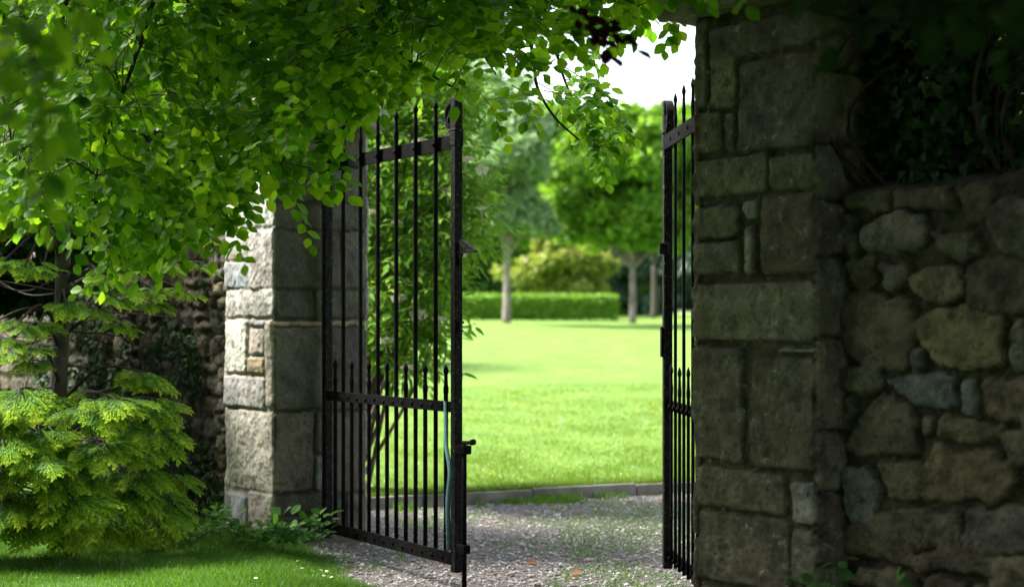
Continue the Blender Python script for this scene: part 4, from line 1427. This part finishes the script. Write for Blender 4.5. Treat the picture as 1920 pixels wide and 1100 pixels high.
# ------------------------------------------------------------------ elder bush behind the gate
el = thing('elder_bush', 'elder bush with cream flower heads growing behind the iron gate', 'bush', (-1.25, 10.95, .1))
ev = Leaves()
blobs = [(px(720, 560, 11.0), (.42, .5, .55)), (px(720, 330, 11.0), (.48, .5, .55)), (px(800, 300, 10.9), (.42, .5, .5)), (px(830, 420, 10.8), (.34, .4, .38)), (px(770, 470, 10.9), (.36, .4, .45)), (px(760, 620, 10.9), (.26, .35, .36)),
         (px(800, 560, 10.8), (.22, .3, .3)), (px(700, 180, 11.1), (.5, .5, .5)), (px(810, 180, 11.0), (.42, .5, .45)), (px(640, 450, 11.3), (.4, .4, .8)), (px(880, 380, 10.8), (.16, .2, .22)), (px(740, 60, 11.2), (.5, .5, .45)), (px(640, 250, 11.4), (.5, .5, .7))]
cs = np.array([b[0] for b in blobs]); rs = np.array([b[1] for b in blobs])
wg = rs.prod(1) ** .667
k = 4200
ix = R.choice(len(blobs), k, p=wg / wg.sum())
u_ = nrm(rvec(k)); cpos = cs[ix] + u_ * rs[ix] * R.uniform(.45, 1.05, k)[:, None]
cpos = np.vstack([cpos, [px(x, y, 10.6) for x, y in ((925, 425), (900, 410), (880, 330), (905, 330), (850, 700), (790, 720), (760, 690), (800, 660), (870, 520), (845, 610), (830, 650))]])
cdir = nrm(np.vstack([u_, np.tile([[.8, -.3, -.1]], (11, 1))]) + rvec(len(cpos), .4) + np.array([.1, -.1, -.25]))
LP, LD, LN, LS = [], [], [], []
for j in range(len(cpos)):
    upv = nrm(np.array([0, -.2, 1.]) + R.normal(0, .35, 3))
    t = cdir[j]; sd_ = nrm(np.cross(t, upv)); Ln = R.uniform(.12, .19)
    ev.twig(np.array([cpos[j], cpos[j] + t * Ln]), .002, .001, 3)
    for f, s_, ls in ((1, 0, .105), (.72, 1, .085), (.72, -1, .085), (.38, 1, .075), (.38, -1, .075)):
        LP.append(cpos[j] + t * Ln * f); LD.append(nrm(t * (.6 if s_ else 1) + sd_ * s_ + np.array([0, 0, -.2]) + R.normal(0, .1, 3)))
        LN.append(upv + R.normal(0, .25, 3)); LS.append(ls * R.uniform(.8, 1.2))
place_parent(build('leaves', [scatter(ET, EF, np.array(LP), np.array(LD), np.array(LN), np.array(LS))], M['elder']), el)
root = np.array([-1.25, 10.95, .05])
stm = list(ev.tw)
for b in cs:
    for q in range(2):
        e = b + R.normal(0, .15, 3)
        stm.append(tube(curve([root + R.normal(0, .08, 3) * np.array([1, 1, 0]), (root + e) / 2 + np.array([R.normal(0, .1), 0, .1]), e], 7), np.linspace(.02, .004, 15), 5, False))
place_parent(build('stems', stm, M['dead_twig']), el)
for x, y in [(897, 392), (905, 320), (880, 300), (720, 280), (835, 250), (790, 265), (750, 560), (770, 690), (830, 600), (800, 590), (870, 300), (860, 480), (745, 420), (850, 690), (725, 640), (700, 400), (840, 360)]:
    c = px(x + R.normal(0, 4), y, 10.45)
    k = 150
    an, rr = R.uniform(0, 6.28, k), np.sqrt(R.random(k)) * R.uniform(.045, .07)
    tilt = nrm(np.array([.25, -.45, .8]) + R.normal(0, .2, 3))
    _, dy, nz = frames(np.array([[1., 0, 0]]), tilt[None])
    a_ = nrm(np.cross(dy, nz))
    pos = c + rr[:, None] * (np.cos(an)[:, None] * a_ + np.sin(an)[:, None] * dy) + nz * (.015 - 3 * rr[:, None] ** 2)
    fh = build('flower_head', [scatter(DT * np.array([1, 1.6, 1]), DF, pos, rvec(k), nz + rvec(k, .3), R.uniform(.009, .015, k)),
                               tube(np.array([c - nz[0] * .10, c - nz[0] * .03, c]), [.003, .0025, .004], 5)], M['cream'])
    place_parent(fh, el)


# ------------------------------------------------------------------ trees beyond
def tree(name, label, cat, x, ybase, Y, crowns, k, size, mat, trunk_r, ytop, fork=True, bark='pale_bark', group=None, shell=(.55, 1.0)):
    """crowns: (px, py, rx px, ry px) lobes of the crown at distance Y"""
    base = px(x, ybase, Y)
    e = thing(name, label, cat, base, 0, group)
    s = Y / F
    lobes = []
    for cx, cy, rx, ry, *oY in crowns:
        lobes.append((px(cx, cy, oY[0] if oY else Y) + np.array([0, R.normal(0, .25) * rx * s, 0]), np.array([rx * s, max(rx, ry) * s * .9, ry * s])))
    # clumps on each lobe
    cl_ = []
    for c, r in lobes:
        q = max(6, int(14 * (r.prod() ** (1 / 3))))
        for _ in range(q):
            uu_ = nrm(R.normal(0, 1, 3)); uu_[2] = abs(uu_[2]) * .6 + uu_[2] * .4
            cl_.append((c + uu_ * r * R.uniform(.55, .92), r.min() * R.uniform(.24, .42) * np.array([1.2, 1.2, .8])))
    o = build('crown', [crown(cl_, k, size, shell=shell)], M[mat])
    place_parent(o, e)
    top = px(x, ytop, Y)
    ch = [tube(curve([base - np.array([0, 0, .15]), base * .6 + top * .4 + np.array([.02, 0, 0]), top], 6), np.linspace(trunk_r * 1.15, trunk_r * .8, 13), 9)]
    for c, r in lobes:
        ch.append(tube(curve([top - np.array([0, 0, .1]), top * .55 + c * .45 + np.array([0, 0, .12 * r[2]]), c], 5), np.linspace(trunk_r * .5, trunk_r * .12, 11), 6, False))
    t_ = build('trunk', ch, M[bark], None, True)
    place_parent(t_, e)
    return e


tree('silvery_tree', 'pale silvery-green tree with a straight pale trunk in front of the hedge', 'tree', 950, 598, 52, [(950, 320, 70, 110), (935, 250, 55, 70), (970, 420, 62, 80), (925, 420, 55, 80), (985, 330, 50, 70), (945, 180, 45, 60), (900, 340, 40, 90), (1000, 430, 40, 60), (985, 250, 45, 70)],
     24000, .30, 'pale_leaf', .15, 480)
tree('lime_tree', 'round bright green tree with a forked pale trunk, right of the hedge end', 'tree', 1186, 598, 54, [(1180, 330, 120, 90), (1120, 380, 80, 70), (1250, 380, 90, 80), (1190, 260, 110, 55), (1130, 300, 70, 70), (1260, 290, 90, 70), (1190, 430, 90, 45), (1320, 340, 80, 80), (1090, 320, 60, 60), (1170, 400, 110, 60), (1240, 340, 90, 60), (1270, 430, 70, 40), (1080, 400, 60, 60), (1100, 440, 50, 40), (1190, 455, 100, 40), (1300, 420, 70, 60), (1240, 460, 60, 35)],
     46000, .36, 'round_leaf', .13, 500)
tree('sapling_tree', 'slim dark-trunked tree standing behind the forked pale tree', 'tree', 1226, 590, 66, [(1235, 440, 60, 60), (1260, 400, 70, 70), (1215, 400, 50, 50)], 5000, .26, 'dark_leaf', .13, 500, bark='bark')
tree('willow_bush', 'yellow-green feathery bush rising above the clipped hedge', 'bush', 1060, 590, 64, [(1060, 500, 75, 45), (1035, 465, 40, 40), (1090, 490, 55, 45), (1130, 510, 28, 30), (985, 520, 55, 45), (1060, 545, 100, 40), (1060, 450, 25, 30)],
     16000, .28, 'yellow_leaf', .12, 540)
tree('background_tree', 'tall bright green tree at the far left of the lawn, behind the silvery tree', 'tree', 890, 590, 80, [(880, 300, 120, 110), (830, 200, 110, 100), (900, 430, 90, 90), (950, 250, 80, 80), (800, 380, 100, 120), (930, 500, 70, 60)], 20000, .55, 'lime_leaf', .3, 500, bark='bark')
tree('background_tree', 'bright yellow-green tree between the silvery tree and the round forked tree', 'tree', 1040, 594, 70, [(1035, 290, 55, 80), (1060, 230, 50, 40), (1020, 400, 50, 70), (1060, 420, 50, 50), (1000, 230, 50, 40)], 14000, .4, 'lime_leaf', .16, 500, bark='bark')
tree('background_tree', 'broad bright-topped tree in the middle of the far tree line', 'tree', 1050, 590, 86, [(1030, 300, 90, 90), (1000, 260, 70, 60), (1080, 370, 90, 90), (1040, 440, 100, 80), (990, 400, 70, 90)], 20000, .55, 'lime_leaf', .3, 500, bark='bark')
tree('background_tree', 'high-topped green tree rising behind the round forked tree', 'tree', 1230, 588, 84, [(1170, 250, 80, 50), (1230, 270, 90, 60), (1300, 270, 90, 70), (1200, 360, 110, 90), (1320, 380, 110, 100)], 20000, .55, 'lime_leaf', .3, 500, bark='bark')
tree('background_tree', 'dark bluish tree low behind the round forked tree and hedge end', 'tree', 1150, 590, 78, [(1150, 500, 60, 70), (1210, 510, 70, 70), (1270, 510, 70, 75), (1100, 530, 60, 50), (1330, 500, 80, 80), (1160, 570, 60, 30), (1220, 570, 60, 30), (1290, 570, 60, 30), (1070, 570, 60, 30)], 20000, .5, 'blue_leaf', .2, 560, bark='bark')
tree('background_tree', 'dark green tree standing low behind the left end of the hedge', 'tree', 870, 590, 76, [(860, 520, 60, 60), (910, 540, 60, 50), (960, 540, 60, 50), (800, 500, 70, 80), (1010, 550, 50, 40), (880, 575, 70, 25), (960, 575, 70, 25), (800, 570, 80, 30)], 20000, .5, 'dark_leaf', .2, 560, bark='bark')
# tall trees nearer, behind the left pillar
tree('ash_tree', 'tall leafy tree rising behind the pale pillar and the elder', 'tree', 640, 915, 11.2, [(660, 60, 110, 90), (760, 20, 130, 110), (850, 0, 110, 100), (700, -100, 150, 100)], 10000, .10, 'elder', .09, 420, bark='bark')
tree('added_yew', 'dense dark yew added to shade the rubble wall behind the golden conifer', 'tree', -70, 945, 10.2, [(-70, 560, 170, 260), (-60, 330, 170, 160), (30, 330, 130, 150), (-100, 780, 170, 120), (50, 560, 80, 150), (-200, 400, 170, 220), (40, 230, 130, 130), (130, 385, 130, 95, 9.55), (30, 480, 120, 120, 9.7), (215, 290, 90, 70, 9.7), (320, 265, 80, 60, 9.9), (230, 110, 110, 100, 9.9), (350, 40, 110, 90, 9.9), (420, -10, 110, 80, 9.9), (120, 0, 130, 120, 9.9)], 60000, .09, 'ivy', .12, 560, bark='bark', shell=(.2, 1.0))  # added tree: blocks sun from the left wall, fills the dark behind the conifer
tree('walnut_tree', 'dark leafy tree rising beyond the rubble wall, glimpsed past the conifer trunk', 'tree', 180, 690, 28, [(60, 400, 160, 170), (220, 360, 160, 180), (380, 420, 130, 150), (300, 200, 220, 180), (100, 150, 220, 180), (-80, 350, 150, 200), (150, 540, 200, 60), (340, 540, 120, 60)], 24000, .26, 'dark_leaf', .2, 520, bark='bark')
tree('garden_tree', 'green tree behind the dark wall, lit through the gap at the right edge', 'tree', 1960, 640, 13, [(1900, 240, 110, 130), (1990, 120, 130, 140), (1850, 330, 90, 90), (2050, 300, 140, 140), (1880, 90, 120, 100)], 9000, .12, 'lime_leaf', .12, 420, bark='bark')

cl_ = [(np.array([x, R.uniform(92, 112), lz(np.array([0.0]), np.array([100.0]))[0] + R.uniform(.5, 5.5)]), np.array([2.2, 1.6, 1.5])) for x in np.linspace(-26, 30, 70) for _ in range(2)]
kind(build('far_wood', [crown(cl_, 34000, .7)], M['dark_leaf']), 'stuff', 'dark far wood closing the view beyond the garden trees')
# hedge
he = thing('hedge', 'long clipped dark green hedge across the far side of the lawn', 'hedge', px(1010, 596, 58))
hx0, hx1 = px(790, 596, 58)[0], px(1158, 596, 58)[0]
hz0, hz1 = px(1000, 597, 58)[2], px(1000, 557, 58)[2]
core = box(((hx0 + hx1) / 2, 58.6, (hz0 + hz1) / 2 - .05), (hx1 - hx0 - .2, .9, hz1 - hz0 - .06), .05)
place_parent(build('inner_branches', [core], M['twig']), he)
k = 14000
fx = R.uniform(hx0, hx1, k); fz = R.uniform(hz0, hz1, k); fy = np.full(k, 58.05); nz = np.tile([[0, -1., .2]], (k, 1))
tp = R.random(k) < .4
fz[tp] = hz1; fy[tp] = R.uniform(58.0, 59.2, tp.sum()); nz[tp] = [0, -.1, 1]
pos = np.stack([fx, fy + R.normal(0, .05, k), fz + R.normal(0, .06, k) + .10 * (fbm(np.stack([fx * 1.5, fy, 0 * fx], -1), 5, 3) - .5)], 1)
place_parent(build('leaves', [scatter(DT, DF, pos, rvec(k), nz + rvec(k, .4), R.uniform(.08, .16, k))], M['round_leaf']), he)

# near out-of-focus leaves of the tree that overhangs the right wall
ot = thing('overhanging_tree', 'dark tree over the shaded wall, its blurred leaves across the top right corner', 'tree', (3.4, 4.2, 0))
place_parent(build('trunk', [tube(curve([(3.4, 4.2, -.3), (3.45, 4.2, 1.5), (3.3, 4.3, 3.2), (3.0, 4.4, 5)], 6), np.linspace(.22, .12, 19), 10),
                             tube(curve([(3.35, 4.25, 2.7), (2.6, 3.9, 3.1), (1.6, 3.4, 2.9), (1.0, 3.1, 2.45)], 6), np.linspace(.06, .008, 19), 7)], M['bark'], None, True), ot)
OV = Leaves()
for a, b, Y in [((1960, -140), (1560, 0), 3.0), ((1980, -80), (1640, 60), 2.9), ((1900, -140), (1700, 60), 3.2), ((1990, 0), (1760, 90), 3.1), ((1800, -140), (1560, 100), 3.0), ((2000, -100), (1830, 60), 2.7), ((1720, -160), (1500, 10), 3.3), ((1990, -150), (1880, 130), 3.4)]:
    p0, p1 = px(*a, Y), px(*b, Y)
    OV.twig(curve([np.array([2.6, 3.9, 3.1]), np.array([2.0, 3.5, 3.05]), p0], 6), .012, .003)
    OV.spray(curve([p0, (p0 + p1) / 2 + np.array([0, 0, .04]), p1], 7), .07, .14, None, .034)
p_, d_, n_, s_ = OV.arrays()
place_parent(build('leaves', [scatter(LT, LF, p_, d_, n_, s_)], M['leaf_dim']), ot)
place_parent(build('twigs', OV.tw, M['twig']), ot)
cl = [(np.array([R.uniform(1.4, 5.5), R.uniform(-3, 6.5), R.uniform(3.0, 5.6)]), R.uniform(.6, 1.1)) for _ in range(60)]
place_parent(build('unseen_leaves', [crown(cl, 40000, .19, above, shell=(.2, 1.0))], M['leaf_far']), ot)
